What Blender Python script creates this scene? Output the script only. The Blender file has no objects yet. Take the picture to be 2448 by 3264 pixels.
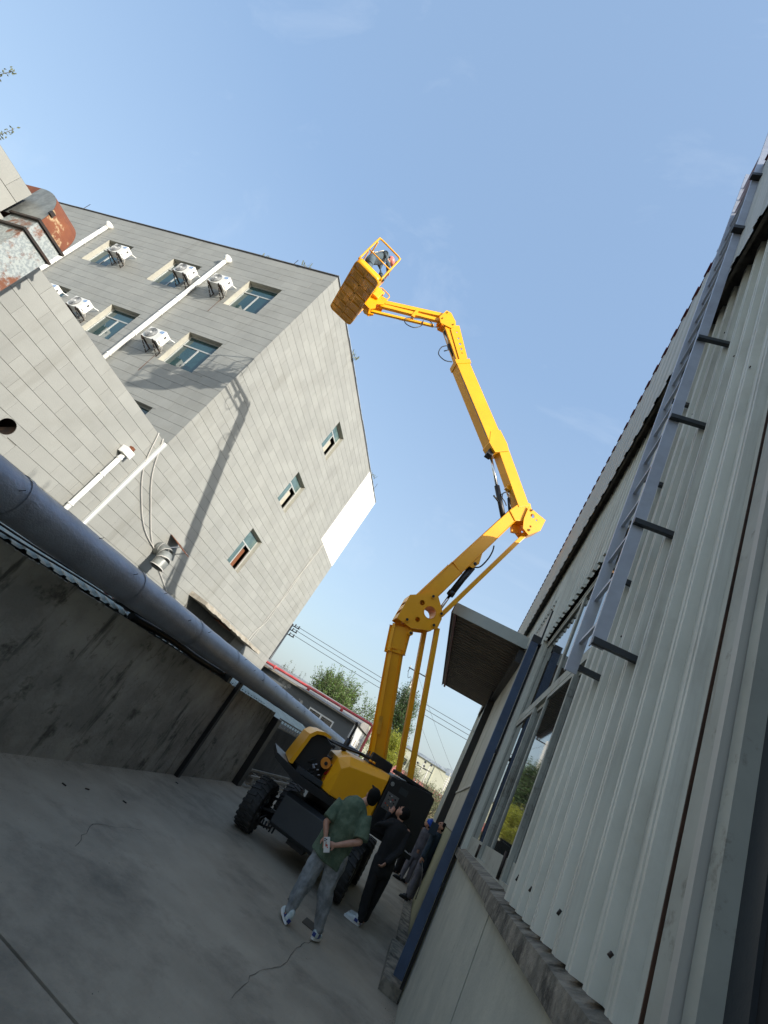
import bpy, bmesh, math, random
from mathutils import Vector, Matrix, Quaternion, noise
R = math.radians
random.seed(7)
S = bpy.context.scene
COL = S.collection
# ------------------------------------------------------------------ camera, sky, sun, exposure
cam = bpy.data.cameras.new('camera'); camo = bpy.data.objects.new('camera', cam); COL.objects.link(camo)
S.camera = camo
cam.sensor_fit = 'VERTICAL'; cam.sensor_height = 36.0; cam.sensor_width = 27.0
cam.lens = 1470.84 / 3264 * 36.0
cam.clip_start = 0.05; cam.clip_end = 3000
CH = 1.85
camo.matrix_world = Matrix(((0.86337, -0.38608, 0.32484, 0), (0.07590, -0.53699, -0.84017, 0), (0.49880, 0.75003, -0.43432, CH), (0, 0, 0, 1)))
w = bpy.data.worlds.new('World'); S.world = w; w.use_nodes = True
nt = w.node_tree; nt.nodes.clear()
sky = nt.nodes.new('ShaderNodeTexSky'); sky.sky_type = 'NISHITA'; sky.sun_disc = False
SUN_AZ, SUN_EL = 117.0, 24.6          # clockwise from +Y
sky.sun_elevation = R(SUN_EL); sky.sun_rotation = R(SUN_AZ)
sky.altitude = 50; sky.air_density = 1.5; sky.dust_density = 4.5; sky.ozone_density = 4.0
bg = nt.nodes.new('ShaderNodeBackground'); bg.inputs['Strength'].default_value = 0.15
wo = nt.nodes.new('ShaderNodeOutputWorld')
# thin high haze and wisps of cirrus over the whole sky
tc = nt.nodes.new('ShaderNodeTexCoord')
mp = nt.nodes.new('ShaderNodeMapping'); mp.inputs['Scale'].default_value = (2.2, 5.5, 6.0); mp.inputs['Rotation'].default_value = (0.3, 0.5, 0.6); mp.inputs['Location'].default_value = (3.0, 1.0, 0.0)
nz = nt.nodes.new('ShaderNodeTexNoise'); nz.inputs['Scale'].default_value = 1.3; nz.inputs['Detail'].default_value = 7; nz.inputs['Roughness'].default_value = 0.62; nz.inputs['Distortion'].default_value = 0.5
rp = nt.nodes.new('ShaderNodeValToRGB'); rp.color_ramp.elements[0].position = 0.56; rp.color_ramp.elements[1].position = 0.85
rp.color_ramp.elements[1].color = (0.22, 0.22, 0.22, 1)
mx = nt.nodes.new('ShaderNodeMix'); mx.data_type = 'RGBA'
mx.inputs[7].default_value = (3.0, 3.4, 3.9, 1)
# even haze that gets paler towards the horizon all round
sx = nt.nodes.new('ShaderNodeSeparateXYZ'); nt.links.new(tc.outputs['Generated'], sx.inputs[0])
hr = nt.nodes.new('ShaderNodeValToRGB'); hr.color_ramp.elements[0].position = 0.0; hr.color_ramp.elements[1].position = 0.75
hr.color_ramp.elements[0].color = (0.64, 0.745, 0.82, 1); hr.color_ramp.elements[1].color = (0.37, 0.54, 0.80, 1)
hm = nt.nodes.new('ShaderNodeMix'); hm.data_type = 'RGBA'; hm.inputs[0].default_value = 0.55
hs_ = nt.nodes.new('ShaderNodeVectorMath'); hs_.operation = 'SCALE'; hs_.inputs['Scale'].default_value = 3.95
nt.links.new(sx.outputs[2], hr.inputs[0]); nt.links.new(hr.outputs[0], hs_.inputs[0]); nt.links.new(hs_.outputs[0], hm.inputs[7]); nt.links.new(sky.outputs[0], hm.inputs[6])
nt.links.new(tc.outputs['Generated'], mp.inputs[0]); nt.links.new(mp.outputs[0], nz.inputs['Vector'])
nt.links.new(nz.outputs[0], rp.inputs[0]); nt.links.new(rp.outputs[0], mx.inputs[0])
nt.links.new(hm.outputs[2], mx.inputs[6]); nt.links.new(mx.outputs[2], bg.inputs[0]); nt.links.new(bg.outputs[0], wo.inputs[0])
SD = Vector((math.cos(R(SUN_EL)) * math.sin(R(SUN_AZ)), math.cos(R(SUN_EL)) * math.cos(R(SUN_AZ)), math.sin(R(SUN_EL))))
sl = bpy.data.lights.new('sun', 'SUN'); sl.energy = 3.4; sl.angle = R(0.55); sl.color = (1.0, 0.945, 0.86)
so = bpy.data.objects.new('sun', sl); COL.objects.link(so); so.rotation_euler = SD.to_track_quat('Z', 'Y').to_euler(); so.location = (20, -12, 25)
S.view_settings.view_transform = 'Standard'; S.view_settings.look = 'None'; S.view_settings.exposure = 0.92; S.view_settings.gamma = 1
S.view_settings.use_curve_mapping = False
S.cycles.max_bounces = 8

# ------------------------------------------------------------------ helpers
V = Vector
def setp(o, label=None, cat=None, group=None, kind=None):
    if label: o['label'] = label
    if cat: o['category'] = cat
    if group: o['group'] = group
    if kind: o['kind'] = kind
    return o
def empty(name, loc, label=None, cat=None, group=None):
    o = bpy.data.objects.new(name, None); COL.objects.link(o); o.location = loc; o.empty_display_size = 0.2
    return setp(o, label, cat, group)
def worigin(p):
    q = V((0, 0, 0))
    while p is not None:
        q += p.location; p = p.parent
    return q
def smooth_path(P, m=5):
    out = []
    for i in range(len(P) - 1):
        p0, p1, p2, p3 = P[max(i - 1, 0)], P[i], P[i + 1], P[min(i + 2, len(P) - 1)]
        for k in range(m):
            t = k / m; out.append(.5 * ((2 * p1) + (p2 - p0) * t + (2 * p0 - 5 * p1 + 4 * p2 - p3) * t * t + (3 * p1 - p0 - 3 * p2 + p3) * t ** 3))
    return out + [P[-1]]
class MB:
    def __init__(s): s.v = []; s.f = []; s.sm = []
    def quad(s, *p):
        n = len(s.v); s.v += [V(q) for q in p]; s.f.append(tuple(range(n, n + len(p)))); s.sm.append(False); return s
    def box(s, a, b):
        x0, y0, z0 = a; x1, y1, z1 = b
        x0, x1 = min(x0, x1), max(x0, x1); y0, y1 = min(y0, y1), max(y0, y1); z0, z1 = min(z0, z1), max(z0, z1)
        n = len(s.v)
        s.v += [V(p) for p in ((x0, y0, z0), (x1, y0, z0), (x1, y1, z0), (x0, y1, z0), (x0, y0, z1), (x1, y0, z1), (x1, y1, z1), (x0, y1, z1))]
        for f in ((0, 3, 2, 1), (4, 5, 6, 7), (0, 1, 5, 4), (1, 2, 6, 5), (2, 3, 7, 6), (3, 0, 4, 7)): s.f.append(tuple(n + i for i in f)); s.sm.append(False)
        return s
    def obox(s, c, ax, ay, az, h):
        "oriented box: centre, unit axes, half sizes"
        c = V(c); n = len(s.v)
        for k in (-1, 1):
            for i, j in ((-1, -1), (1, -1), (1, 1), (-1, 1)): s.v.append(c + ax * (i * h[0]) + ay * (j * h[1]) + az * (k * h[2]))
        for f in ((0, 3, 2, 1), (4, 5, 6, 7), (0, 1, 5, 4), (1, 2, 6, 5), (2, 3, 7, 6), (3, 0, 4, 7)): s.f.append(tuple(n + i for i in f)); s.sm.append(False)
        return s
    def beam(s, a, b, wd, ht, up=(0, 0, 1)):
        a, b = V(a), V(b); d = (b - a); L = d.length; d.normalize(); up = V(up)
        sd = d.cross(up)
        if sd.length < 1e-4: sd = d.cross(V((1, 0, 0)))
        sd.normalize(); u2 = sd.cross(d)
        return s.obox((a + b) / 2, d, sd, u2, (L / 2, wd / 2, ht / 2))
    def poly_extrude(s, pts, d, cap=True):
        n = len(s.v); k = len(pts); d = V(d)
        s.v += [V(p) for p in pts] + [V(p) + d for p in pts]
        for i in range(k): s.f.append((n + i, n + (i + 1) % k, n + k + (i + 1) % k, n + k + i)); s.sm.append(False)
        if cap:
            s.f.append(tuple(n + i for i in reversed(range(k)))); s.f.append(tuple(n + k + i for i in range(k))); s.sm += [False, False]
        return s
    def tube(s, path, r, n=10, cap=True, smooth=True, r1=None):
        path = [V(p) for p in path]
        if 4 <= len(path) <= 9 and not isinstance(r, (list, tuple)) and r1 is None and r <= .031: path = smooth_path(path)
        base = len(s.v); k = len(path); prev = None
        for i, p in enumerate(path):
            d = (path[min(i + 1, k - 1)] - path[max(i - 1, 0)]).normalized()
            if prev is None:
                a = d.orthogonal().normalized()
            else:
                a = (prev - d * prev.dot(d)).normalized()
            prev = a; b = d.cross(a)
            rr = r if not isinstance(r, (list, tuple)) else r[i]
            if r1 is not None: rr = r + (r1 - r) * i / (k - 1)
            for j in range(n):
                t = 2 * math.pi * j / n; s.v.append(p + (a * math.cos(t) + b * math.sin(t)) * rr)
        for i in range(k - 1):
            for j in range(n):
                q = base + i * n; s.f.append((q + j, q + (j + 1) % n, q + n + (j + 1) % n, q + n + j)); s.sm.append(smooth)
        if cap:
            s.f.append(tuple(base + j for j in reversed(range(n)))); s.f.append(tuple(base + (k - 1) * n + j for j in range(n))); s.sm += [False, False]
        return s
    def loft(s, rings, smooth=True, cap=True):
        base = len(s.v); n = len(rings[0])
        for r_ in rings: s.v += [V(p) for p in r_]
        for i in range(len(rings) - 1):
            for j in range(n):
                q = base + i * n; s.f.append((q + j, q + (j + 1) % n, q + n + (j + 1) % n, q + n + j)); s.sm.append(smooth)
        if cap:
            s.f.append(tuple(base + j for j in reversed(range(n)))); s.f.append(tuple(base + (len(rings) - 1) * n + j for j in range(n))); s.sm += [False, False]
        return s
    def ball(s, c, r, n=12, m=8, sc=(1, 1, 1), q=None):
        c = V(c); rings = []
        for i in range(1, m):
            t = math.pi * i / m; ring = []
            for j in range(n):
                a = 2 * math.pi * j / n; p = V((math.sin(t) * math.cos(a) * sc[0], math.sin(t) * math.sin(a) * sc[1], -math.cos(t) * sc[2])) * r
                if q: p = q @ p
                ring.append(c + p)
            rings.append(ring)
        return s.loft(rings)
    def build(s, name, m, parent=None, bevel=0, label=None, cat=None, group=None, kind=None, mats=None, loc=None, fixn=True):
        me = bpy.data.meshes.new(name)
        off = worigin(parent) if parent is not None else (V(loc) if loc is not None else V((0, 0, 0)))
        me.from_pydata([tuple(v - off) for v in s.v], [], s.f); me.update()
        if fixn:
            bm = bmesh.new(); bm.from_mesh(me); bmesh.ops.recalc_face_normals(bm, faces=bm.faces)
            if bevel: bmesh.ops.bevel(bm, geom=[e for e in bm.edges if len(e.link_faces) == 2 and e.calc_face_angle(0) > 0.6], offset=bevel, segments=2, profile=0.7, affect='EDGES', clamp_overlap=True)
            bm.to_mesh(me); bm.free()
        if not bevel: me.polygons.foreach_set('use_smooth', s.sm[:len(me.polygons)] + [False] * max(0, len(me.polygons) - len(s.sm)))
        me.materials.append(m)
        o = bpy.data.objects.new(name, me); COL.objects.link(o)
        if parent is not None: o.parent = parent
        elif loc is not None: o.location = loc
        return setp(o, label, cat, group, kind)
def children(o): return [c for c in bpy.data.objects if c.parent == o]
def copy_tree(o, parent=None):
    c = o.copy(); COL.objects.link(c)
    if parent is not None: c.parent = parent
    for ch in children(o): copy_tree(ch, c)
    return c
def link_copy(o, loc, parent=None):
    c = bpy.data.objects.new(o.name, o.data); COL.objects.link(c); c.location = loc
    if parent is not None: c.parent = parent
    return c

# ------------------------------------------------------------------ materials
def mat(name, col, rough=0.6, metal=0.0, col2=None, scale=3.0, detail=6, stretch=(1, 1, 1), bump=0.0, bscale=None, ramp=(0.35, 0.65), rand=0.0, grime=None, spec=0.5, trans=0, emis=None, streak=None):
    m = bpy.data.materials.new(name); m.use_nodes = True; t = m.node_tree; b = t.nodes['Principled BSDF']
    L = t.links.new; N = t.nodes.new
    b.inputs['Base Color'].default_value = (*col, 1); b.inputs['Roughness'].default_value = rough; b.inputs['Metallic'].default_value = metal
    b.inputs['Specular IOR Level'].default_value = spec
    if trans: b.inputs['Transmission Weight'].default_value = trans
    geo = N('ShaderNodeNewGeometry'); mp = N('ShaderNodeMapping'); mp.inputs['Scale'].default_value = stretch
    L(geo.outputs['Position'], mp.inputs[0])
    cur = None
    def mixc(fac, a, bcol, blend='MIX'):
        x = N('ShaderNodeMix'); x.data_type = 'RGBA'; x.blend_type = blend
        if isinstance(fac, float): x.inputs[0].default_value = fac
        else: L(fac, x.inputs[0])
        for sk, vv in ((6, a), (7, bcol)):
            if isinstance(vv, tuple): x.inputs[sk].default_value = (*vv, 1)
            else: L(vv, x.inputs[sk])
        return x.outputs[2]
    def nz(sc, det=detail, vec=None, ro=0.6):
        n = N('ShaderNodeTexNoise'); n.inputs['Scale'].default_value = sc; n.inputs['Detail'].default_value = det; n.inputs['Roughness'].default_value = ro
        L(vec if vec is not None else mp.outputs[0], n.inputs['Vector']); return n.outputs[0]
    def ramp_(src, a, b_, lo=(0, 0, 0), hi=(1, 1, 1)):
        r = N('ShaderNodeValToRGB'); r.color_ramp.elements[0].position = a; r.color_ramp.elements[1].position = b_
        r.color_ramp.elements[0].color = (*lo, 1); r.color_ramp.elements[1].color = (*hi, 1); L(src, r.inputs[0]); return r.outputs[0]
    c = tuple(col)
    if col2 is not None:
        c = mixc(ramp_(nz(scale), ramp[0], ramp[1]), c, tuple(col2))
    if streak is not None:      # (colour, scale, amount, lo, hi): stains drawn out vertically
        mp2 = N('ShaderNodeMapping'); mp2.inputs['Scale'].default_value = streak[5] if len(streak) > 5 else (1, 1, 0.07); L(geo.outputs['Position'], mp2.inputs[0])
        f = ramp_(nz(streak[1], 8, mp2.outputs[0], 0.7), streak[3], streak[4], (0, 0, 0), (streak[2],) * 3)
        c = mixc(f, c, streak[0])
    if grime is not None:       # (colour, scale, amount, lo, hi)
        f = ramp_(nz(grime[1], 9, geo.outputs['Position'], 0.7), grime[3], grime[4], (0, 0, 0), (grime[2],) * 3)
        c = mixc(f, c, grime[0])
    if rand:
        oi = N('ShaderNodeObjectInfo'); g2 = N('ShaderNodeNewGeometry')
        ad = N('ShaderNodeMath'); ad.operation = 'ADD'; L(oi.outputs['Random'], ad.inputs[0]); L(g2.outputs['Random Per Island'], ad.inputs[1])
        fr = N('ShaderNodeMath'); fr.operation = 'FRACT'; L(ad.outputs[0], fr.inputs[0])
        mr = N('ShaderNodeMapRange'); mr.inputs[3].default_value = 1 - rand; mr.inputs[4].default_value = 1 + rand; L(fr.outputs[0], mr.inputs[0])
        hs = N('ShaderNodeHueSaturation'); L(mr.outputs[0], hs.inputs['Value'])
        if isinstance(c, tuple): hs.inputs['Color'].default_value = (*c, 1)
        else: L(c, hs.inputs['Color'])
        c = hs.outputs[0]
    if not isinstance(c, tuple): L(c, b.inputs['Base Color'])
    if bump:
        bp = N('ShaderNodeBump'); bp.inputs['Strength'].default_value = min(1.0, bump); bp.inputs['Distance'].default_value = 0.01
        L(nz(bscale or scale * 6, 8), bp.inputs['Height']); L(bp.outputs[0], b.inputs['Normal'])
    if emis: b.inputs['Emission Color'].default_value = (*emis[0], 1); b.inputs['Emission Strength'].default_value = emis[1]
    return m
M = {}
M['tile'] = mat('tile', (0.292, 0.295, 0.272), 0.55, 0, (0.262, 0.265, 0.245), 1.1, rand=0.055, grime=((0.20, 0.195, 0.165), 0.7, 0.45, 0.52, 0.80), streak=((0.17, 0.165, 0.14), 1.6, 0.5, 0.54, 0.76, (1, 1, 0.10)), bump=0.25, bscale=30)
M['joint'] = mat('joint', (0.20, 0.20, 0.185), 0.9, col2=(0.34, 0.34, 0.31), scale=2.2)
M['roof'] = mat('roof_felt', (0.12, 0.12, 0.12), 0.9)
M['trim'] = mat('coping_metal', (0.50, 0.55, 0.60), 0.4, 0.5, col2=(0.3, 0.35, 0.4), scale=2)
M['white_paint'] = mat('white_wall_paint', (0.82, 0.82, 0.79), 0.7, col2=(0.76, 0.76, 0.73), scale=2, grime=((0.5, 0.5, 0.47), 1.3, 0.3, 0.6, 0.9))
M['reveal'] = mat('window_reveal', (0.40, 0.39, 0.33), 0.7, col2=(0.34, 0.33, 0.28), scale=4)
M['pvc'] = mat('white_pvc', (0.82, 0.82, 0.78), 0.35, col2=(0.72, 0.72, 0.68), scale=5, grime=((0.45, 0.43, 0.38), 3, 0.35, 0.6, 0.9))
M['frame'] = mat('white_aluminium', (0.42, 0.43, 0.41), 0.4, 0.2)
M['glass'] = mat('tinted_glass', (0.010, 0.040, 0.045), 0.06, 0.0, col2=(0.022, 0.062, 0.07), scale=0.8, spec=1.0)
M['glass_dark'] = mat('dark_glass', (0.018, 0.02, 0.02), 0.04, 0.0, spec=1.0)
M['shed_glass'] = mat('shed_window_glass', (0.035, 0.04, 0.038), 0.03, 0.55, col2=(0.05, 0.055, 0.05), scale=1.0, spec=1.0)
M['dark'] = mat('dark_interior', (0.012, 0.012, 0.012), 0.9)
M['curtain'] = mat('orange_brown_curtain', (0.17, 0.06, 0.025), 0.8)
M['glass_sky'] = mat('sky_toned_glass', (0.05, 0.09, 0.09), 0.08, 0.0, col2=(0.11, 0.17, 0.165), scale=2.2, spec=1.0)  # sky reflection put into the base colour as a paler teal
M['ac'] = mat('ac_white', (0.74, 0.74, 0.70), 0.4, col2=(0.68, 0.67, 0.62), scale=4, grime=((0.4, 0.33, 0.25), 4, 0.3, 0.62, 0.9))
M['ac_grille'] = mat('ac_grille', (0.38, 0.39, 0.39), 0.5)
M['ac_dark'] = mat('ac_fan_dark', (0.06, 0.065, 0.07), 0.5)
M['blue_label'] = mat('blue_sticker', (0.05, 0.22, 0.55), 0.4)
M['black_metal'] = mat('black_steel', (0.02, 0.019, 0.018), 0.6, 0.3, col2=(0.05, 0.03, 0.02), scale=6)
M['rust'] = mat('rusty_steel', (0.20, 0.065, 0.025), 0.8, 0.2, col2=(0.09, 0.035, 0.02), scale=5, bump=0.3)
M['galv_rust'] = mat('galvanised_rusty', (0.40, 0.43, 0.41), 0.5, 0.3, col2=(0.27, 0.30, 0.30), scale=22, ramp=(0.44, 0.56), grime=((0.20, 0.07, 0.03), 1.7, 0.95, 0.53, 0.60), bump=0.15)
M['rust_sheet'] = mat('rust_sheet', (0.155, 0.048, 0.022), 0.75, 0.1, col2=(0.21, 0.068, 0.026), scale=3, grime=((0.48, 0.36, 0.20), 1.9, 0.85, 0.56, 0.62), bump=0.3)
M['pipe_jacket'] = mat('weathered_aluminium_jacket', (0.35, 0.37, 0.42), 0.42, 0.5, col2=(0.27, 0.285, 0.325), scale=3.0, detail=10, ramp=(0.32, 0.68), grime=((0.12, 0.11, 0.10), 1.8, 0.5, 0.55, 0.75), bump=0.6, bscale=26)
M['old_galv'] = mat('weathered_galvanised', (0.17, 0.18, 0.17), 0.5, 0.3, col2=(0.27, 0.28, 0.26), scale=5, grime=((0.08, 0.07, 0.06), 4, .6, .5, .7))
M['galv'] = mat('galvanised_steel', (0.46, 0.49, 0.55), 0.45, 0.5, col2=(0.40, 0.42, 0.48), scale=8, grime=((0.3, 0.3, 0.33), 6, 0.5, 0.5, 0.8))
M['old_concrete'] = mat('stained_concrete', (0.37, 0.345, 0.295), 0.92, col2=(0.235, 0.22, 0.19), scale=1.3, detail=12, ramp=(0.40, 0.60), streak=((0.03, 0.028, 0.024), 5.0, 0.8, 0.55, 0.68, (1, 0.9, 0.16)), grime=((0.05, 0.045, 0.036), 3.4, 0.8, 0.55, 0.66), bump=1.0, bscale=18)
M['concrete'] = mat('yard_concrete', (0.37, 0.32, 0.245), 0.88, col2=(0.275, 0.238, 0.182), scale=0.8, detail=12, ramp=(0.38, 0.62), grime=((0.10, 0.088, 0.07), 0.75, 0.7, 0.50, 0.68), bump=1.0, bscale=16)
M['sill'] = mat('sill_concrete', (0.27, 0.24, 0.19), 0.95, col2=(0.13, 0.118, 0.095), scale=9, detail=12, ramp=(0.4, 0.6), grime=((0.04, 0.036, 0.028), 4, 0.9, 0.52, 0.62), bump=1.0, bscale=45)
M['crack'] = mat('crack_dirt', (0.085, 0.075, 0.06), 0.95)
M['dado'] = mat('pale_green_render', (0.45, 0.445, 0.37), 0.8, col2=(0.37, 0.37, 0.315), scale=1.8, ramp=(0.38, 0.62), streak=((0.07, 0.09, 0.075), 6.0, 0.75, 0.62, 0.69, (1, 1, 0.16)), grime=((0.16, 0.17, 0.155), 2, 0.5, 0.5, 0.8), bump=0.3, bscale=30)
M['sheet'] = mat('corrugated_sheet', (0.62, 0.615, 0.54), 0.5, 0.05, col2=(0.54, 0.54, 0.47), scale=1.2, grime=((0.33, 0.31, 0.25), 1.6, 0.5, 0.52, 0.75), streak=((0.27, 0.245, 0.19), 6.0, 0.75, 0.50, 0.74, (1, 1, 0.05)), bump=0.06, bscale=20)
M['fascia'] = mat('fascia_sheet', (0.46, 0.45, 0.40), 0.55, 0.1, col2=(0.41, 0.40, 0.36), scale=1.0, streak=((0.3, 0.28, 0.24), 4, 0.4, 0.5, 0.8, (1, 1, 0.06)))
M['flash'] = mat('flashing', (0.40, 0.41, 0.36), 0.6, 0.1, col2=(0.31, 0.315, 0.275), scale=3, grime=((0.10, 0.085, 0.06), 9, 0.7, 0.55, 0.68), streak=((0.12, 0.09, 0.05), 9, 0.6, 0.58, 0.7, (1, 1, 0.12)))
M['rust_edge'] = mat('rusty_edge', (0.085, 0.04, 0.022), 0.85, col2=(0.03, 0.018, 0.012), scale=6)
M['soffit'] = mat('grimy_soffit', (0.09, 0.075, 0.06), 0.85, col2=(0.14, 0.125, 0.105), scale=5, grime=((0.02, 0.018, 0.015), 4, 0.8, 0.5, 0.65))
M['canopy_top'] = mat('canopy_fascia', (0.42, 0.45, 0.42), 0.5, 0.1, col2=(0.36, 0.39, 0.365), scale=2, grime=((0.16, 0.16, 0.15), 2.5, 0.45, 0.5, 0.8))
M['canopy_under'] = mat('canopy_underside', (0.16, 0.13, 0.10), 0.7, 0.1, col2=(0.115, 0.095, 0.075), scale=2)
M['maroon'] = mat('maroon_trim', (0.10, 0.018, 0.03), 0.5)
M['blue_pipe'] = mat('dark_blue_downpipe', (0.045, 0.075, 0.14), 0.45, 0.1, col2=(0.035, 0.055, 0.10), scale=5, grime=((0.12, 0.13, 0.14), 6, 0.4, 0.55, 0.8))
M['beige_panel'] = mat('beige_door_panel', (0.42, 0.40, 0.33), 0.6, col2=(0.37, 0.355, 0.29), scale=1.5, grime=((0.2, 0.19, 0.14), 2, 0.5, 0.5, 0.8))
M['yellow_panel'] = mat('yellow_green_panel', (0.36, 0.35, 0.20), 0.6, col2=(0.30, 0.30, 0.18), scale=2)
M['yellow'] = mat('yellow_paint', (0.90, 0.405, 0.006), 0.36, 0.0, col2=(0.84, 0.36, 0.006), scale=2.2, spec=0.5, bump=0.06, bscale=14, grime=((0.42, 0.20, 0.03), 5.5, 0.35, 0.60, 0.80))
M['yellow_floor'] = mat('yellow_mesh_floor', (0.78, 0.36, 0.02), 0.45, 0.0, col2=(0.52, 0.23, 0.015), scale=5)
M['gunmetal'] = mat('dark_grey_paint', (0.035, 0.040, 0.045), 0.42, 0.1, col2=(0.028, 0.032, 0.037), scale=3, bump=0.1, bscale=60)
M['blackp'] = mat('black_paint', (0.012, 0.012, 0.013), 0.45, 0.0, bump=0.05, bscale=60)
M['rubber'] = mat('tyre_rubber', (0.022, 0.022, 0.022), 0.75, col2=(0.045, 0.042, 0.038), scale=7, bump=0.2)
M['hose'] = mat('hydraulic_hose', (0.010, 0.010, 0.010), 0.4)
M['chrome'] = mat('chrome_rod', (0.75, 0.75, 0.75), 0.15, 1.0)
M['orange'] = mat('orange_filter', (0.75, 0.26, 0.03), 0.45)
M['red'] = mat('red_paint', (0.45, 0.02, 0.015), 0.45)
M['panel_grey'] = mat('panel_plate', (0.16, 0.155, 0.15), 0.45, 0.3)
M['logo_white'] = mat('decal_white', (0.6, 0.62, 0.6), 0.5)
M['skin'] = mat('skin', (0.52, 0.27, 0.18), 0.5, col2=(0.40, 0.20, 0.13), scale=14)
M['hair'] = mat('black_hair', (0.007, 0.0065, 0.006), 0.85, spec=0.2, bump=0.5, bscale=120)
M['green_shirt'] = mat('green_tshirt', (0.115, 0.155, 0.10), 0.95, col2=(0.07, 0.105, 0.066), scale=11, ramp=(0.42, 0.60), bump=0.7, bscale=9)
M['grey_trousers'] = mat('grey_sweatpants', (0.30, 0.31, 0.31), 0.9, col2=(0.17, 0.18, 0.185), scale=9, ramp=(0.40, 0.60), bump=0.8, bscale=10)
M['black_cloth'] = mat('black_clothing', (0.010, 0.010, 0.0105), 0.9, col2=(0.015, 0.015, 0.016), scale=6, bump=0.5, bscale=10)
M['overall'] = mat('grey_blue_overalls', (0.19, 0.18, 0.20), 0.9, col2=(0.12, 0.115, 0.13), scale=6, bump=0.7, bscale=9)
M['navy'] = mat('navy_jacket', (0.02, 0.035, 0.055), 0.9, col2=(0.03, 0.05, 0.07), scale=8, bump=0.6, bscale=10)
M['helmet_blue'] = mat('blue_helmet', (0.01, 0.09, 0.55), 0.35)
M['helmet_pink'] = mat('faded_red_helmet', (0.62, 0.20, 0.18), 0.4)
M['shoe_white'] = mat('white_shoe', (0.70, 0.72, 0.70), 0.6, col2=(0.55, 0.6, 0.6), scale=30)
M['shoe_teal'] = mat('pale_teal_shoe', (0.42, 0.52, 0.50), 0.6, col2=(0.6, 0.64, 0.62), scale=28)
M['shoe_navy'] = mat('navy_trim', (0.03, 0.05, 0.2), 0.5)
M['shoe_black'] = mat('black_shoe', (0.012, 0.012, 0.012), 0.5)
M['sole'] = mat('white_sole', (0.75, 0.75, 0.72), 0.6)
M['phone'] = mat('phone_case', (0.68, 0.66, 0.62), 0.35)
M['webbing'] = mat('harness_webbing', (0.70, 0.62, 0.48), 0.8)
M['webbing_red'] = mat('red_webbing', (0.6, 0.08, 0.05), 0.8)
M['bark'] = mat('bark', (0.13, 0.105, 0.08), 0.9, col2=(0.08, 0.065, 0.05), scale=8)
def leafmat(name, a, b, c3):
    m = mat(name, a, 0.55, 0, b, 0.9, rand=0.28)
    t = m.node_tree; pb = t.nodes['Principled BSDF']; out = t.nodes['Material Output']
    tr = t.nodes.new('ShaderNodeBsdfTranslucent'); tr.inputs[0].default_value = (*c3, 1); ms = t.nodes.new('ShaderNodeMixShader'); ms.inputs[0].default_value = 0.35
    t.links.new(pb.outputs[0], ms.inputs[1]); t.links.new(tr.outputs[0], ms.inputs[2]); t.links.new(ms.outputs[0], out.inputs[0]); return m
M['leaf'] = leafmat('tree_leaves', (0.13, 0.20, 0.055), (0.085, 0.14, 0.04), (0.26, 0.36, 0.08))
M['leaf_dark'] = leafmat('dark_tree_leaves', (0.07, 0.13, 0.04), (0.045, 0.09, 0.03), (0.14, 0.22, 0.05))
M['leaf_yellow'] = leafmat('forsythia_leaves', (0.34, 0.35, 0.035), (0.24, 0.28, 0.03), (0.45, 0.45, 0.05))
M['leaf_pale'] = leafmat('pale_twigs', (0.20, 0.22, 0.11), (0.14, 0.15, 0.08), (0.2, 0.2, 0.1))
M['dry_grass'] = leafmat('dry_grass', (0.30, 0.24, 0.13), (0.2, 0.18, 0.09), (0.25, 0.2, 0.1))
M['grey_render'] = mat('grey_render', (0.13, 0.14, 0.145), 0.85, col2=(0.11, 0.12, 0.125), scale=0.7, grime=((0.38, 0.38, 0.37), 0.55, 0.9, 0.60, 0.63))
M['white_render'] = mat('white_render', (0.52, 0.53, 0.53), 0.85, col2=(0.44, 0.45, 0.455), scale=0.8)
M['red_gutter'] = mat('red_gutter_pipe', (0.45, 0.04, 0.045), 0.5, col2=(0.5, 0.12, 0.12), scale=2)
M['slate'] = mat('old_roof', (0.28, 0.27, 0.25), 0.85, col2=(0.20, 0.19, 0.18), scale=3)
M['cream'] = mat('cream_cladding', (0.52, 0.52, 0.40), 0.7, col2=(0.48, 0.48, 0.37), scale=0.3)
M['pink_roof'] = mat('faded_red_roof', (0.45, 0.14, 0.11), 0.7, col2=(0.38, 0.13, 0.10), scale=1)
M['pole'] = mat('concrete_pole', (0.50, 0.48, 0.44), 0.85)
M['wire'] = mat('overhead_wire', (0.05, 0.05, 0.05), 0.6)
M['pale_sheet'] = mat('pale_green_roof_sheet', (0.36, 0.41, 0.37), 0.5, 0.05, col2=(0.28, 0.32, 0.29), scale=2, grime=((0.18, 0.17, 0.14), 2.2, 0.6, 0.55, 0.72))
M['pinkpipe'] = mat('faded_red_pipe', (0.34, 0.10, 0.09), 0.7, col2=(0.28, 0.12, 0.1), scale=7)
M['wood'] = mat('weathered_timber', (0.30, 0.27, 0.22), 0.85, col2=(0.2, 0.18, 0.15), scale=9)
M['far_ground'] = mat('dirt_ground', (0.22, 0.20, 0.16), 0.95, col2=(0.16, 0.15, 0.11), scale=0.4, bump=0.3)
M['grass_bank'] = mat('bank_earth', (0.20, 0.18, 0.10), 0.95, col2=(0.12, 0.12, 0.06), scale=1.0, bump=0.5)

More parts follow.
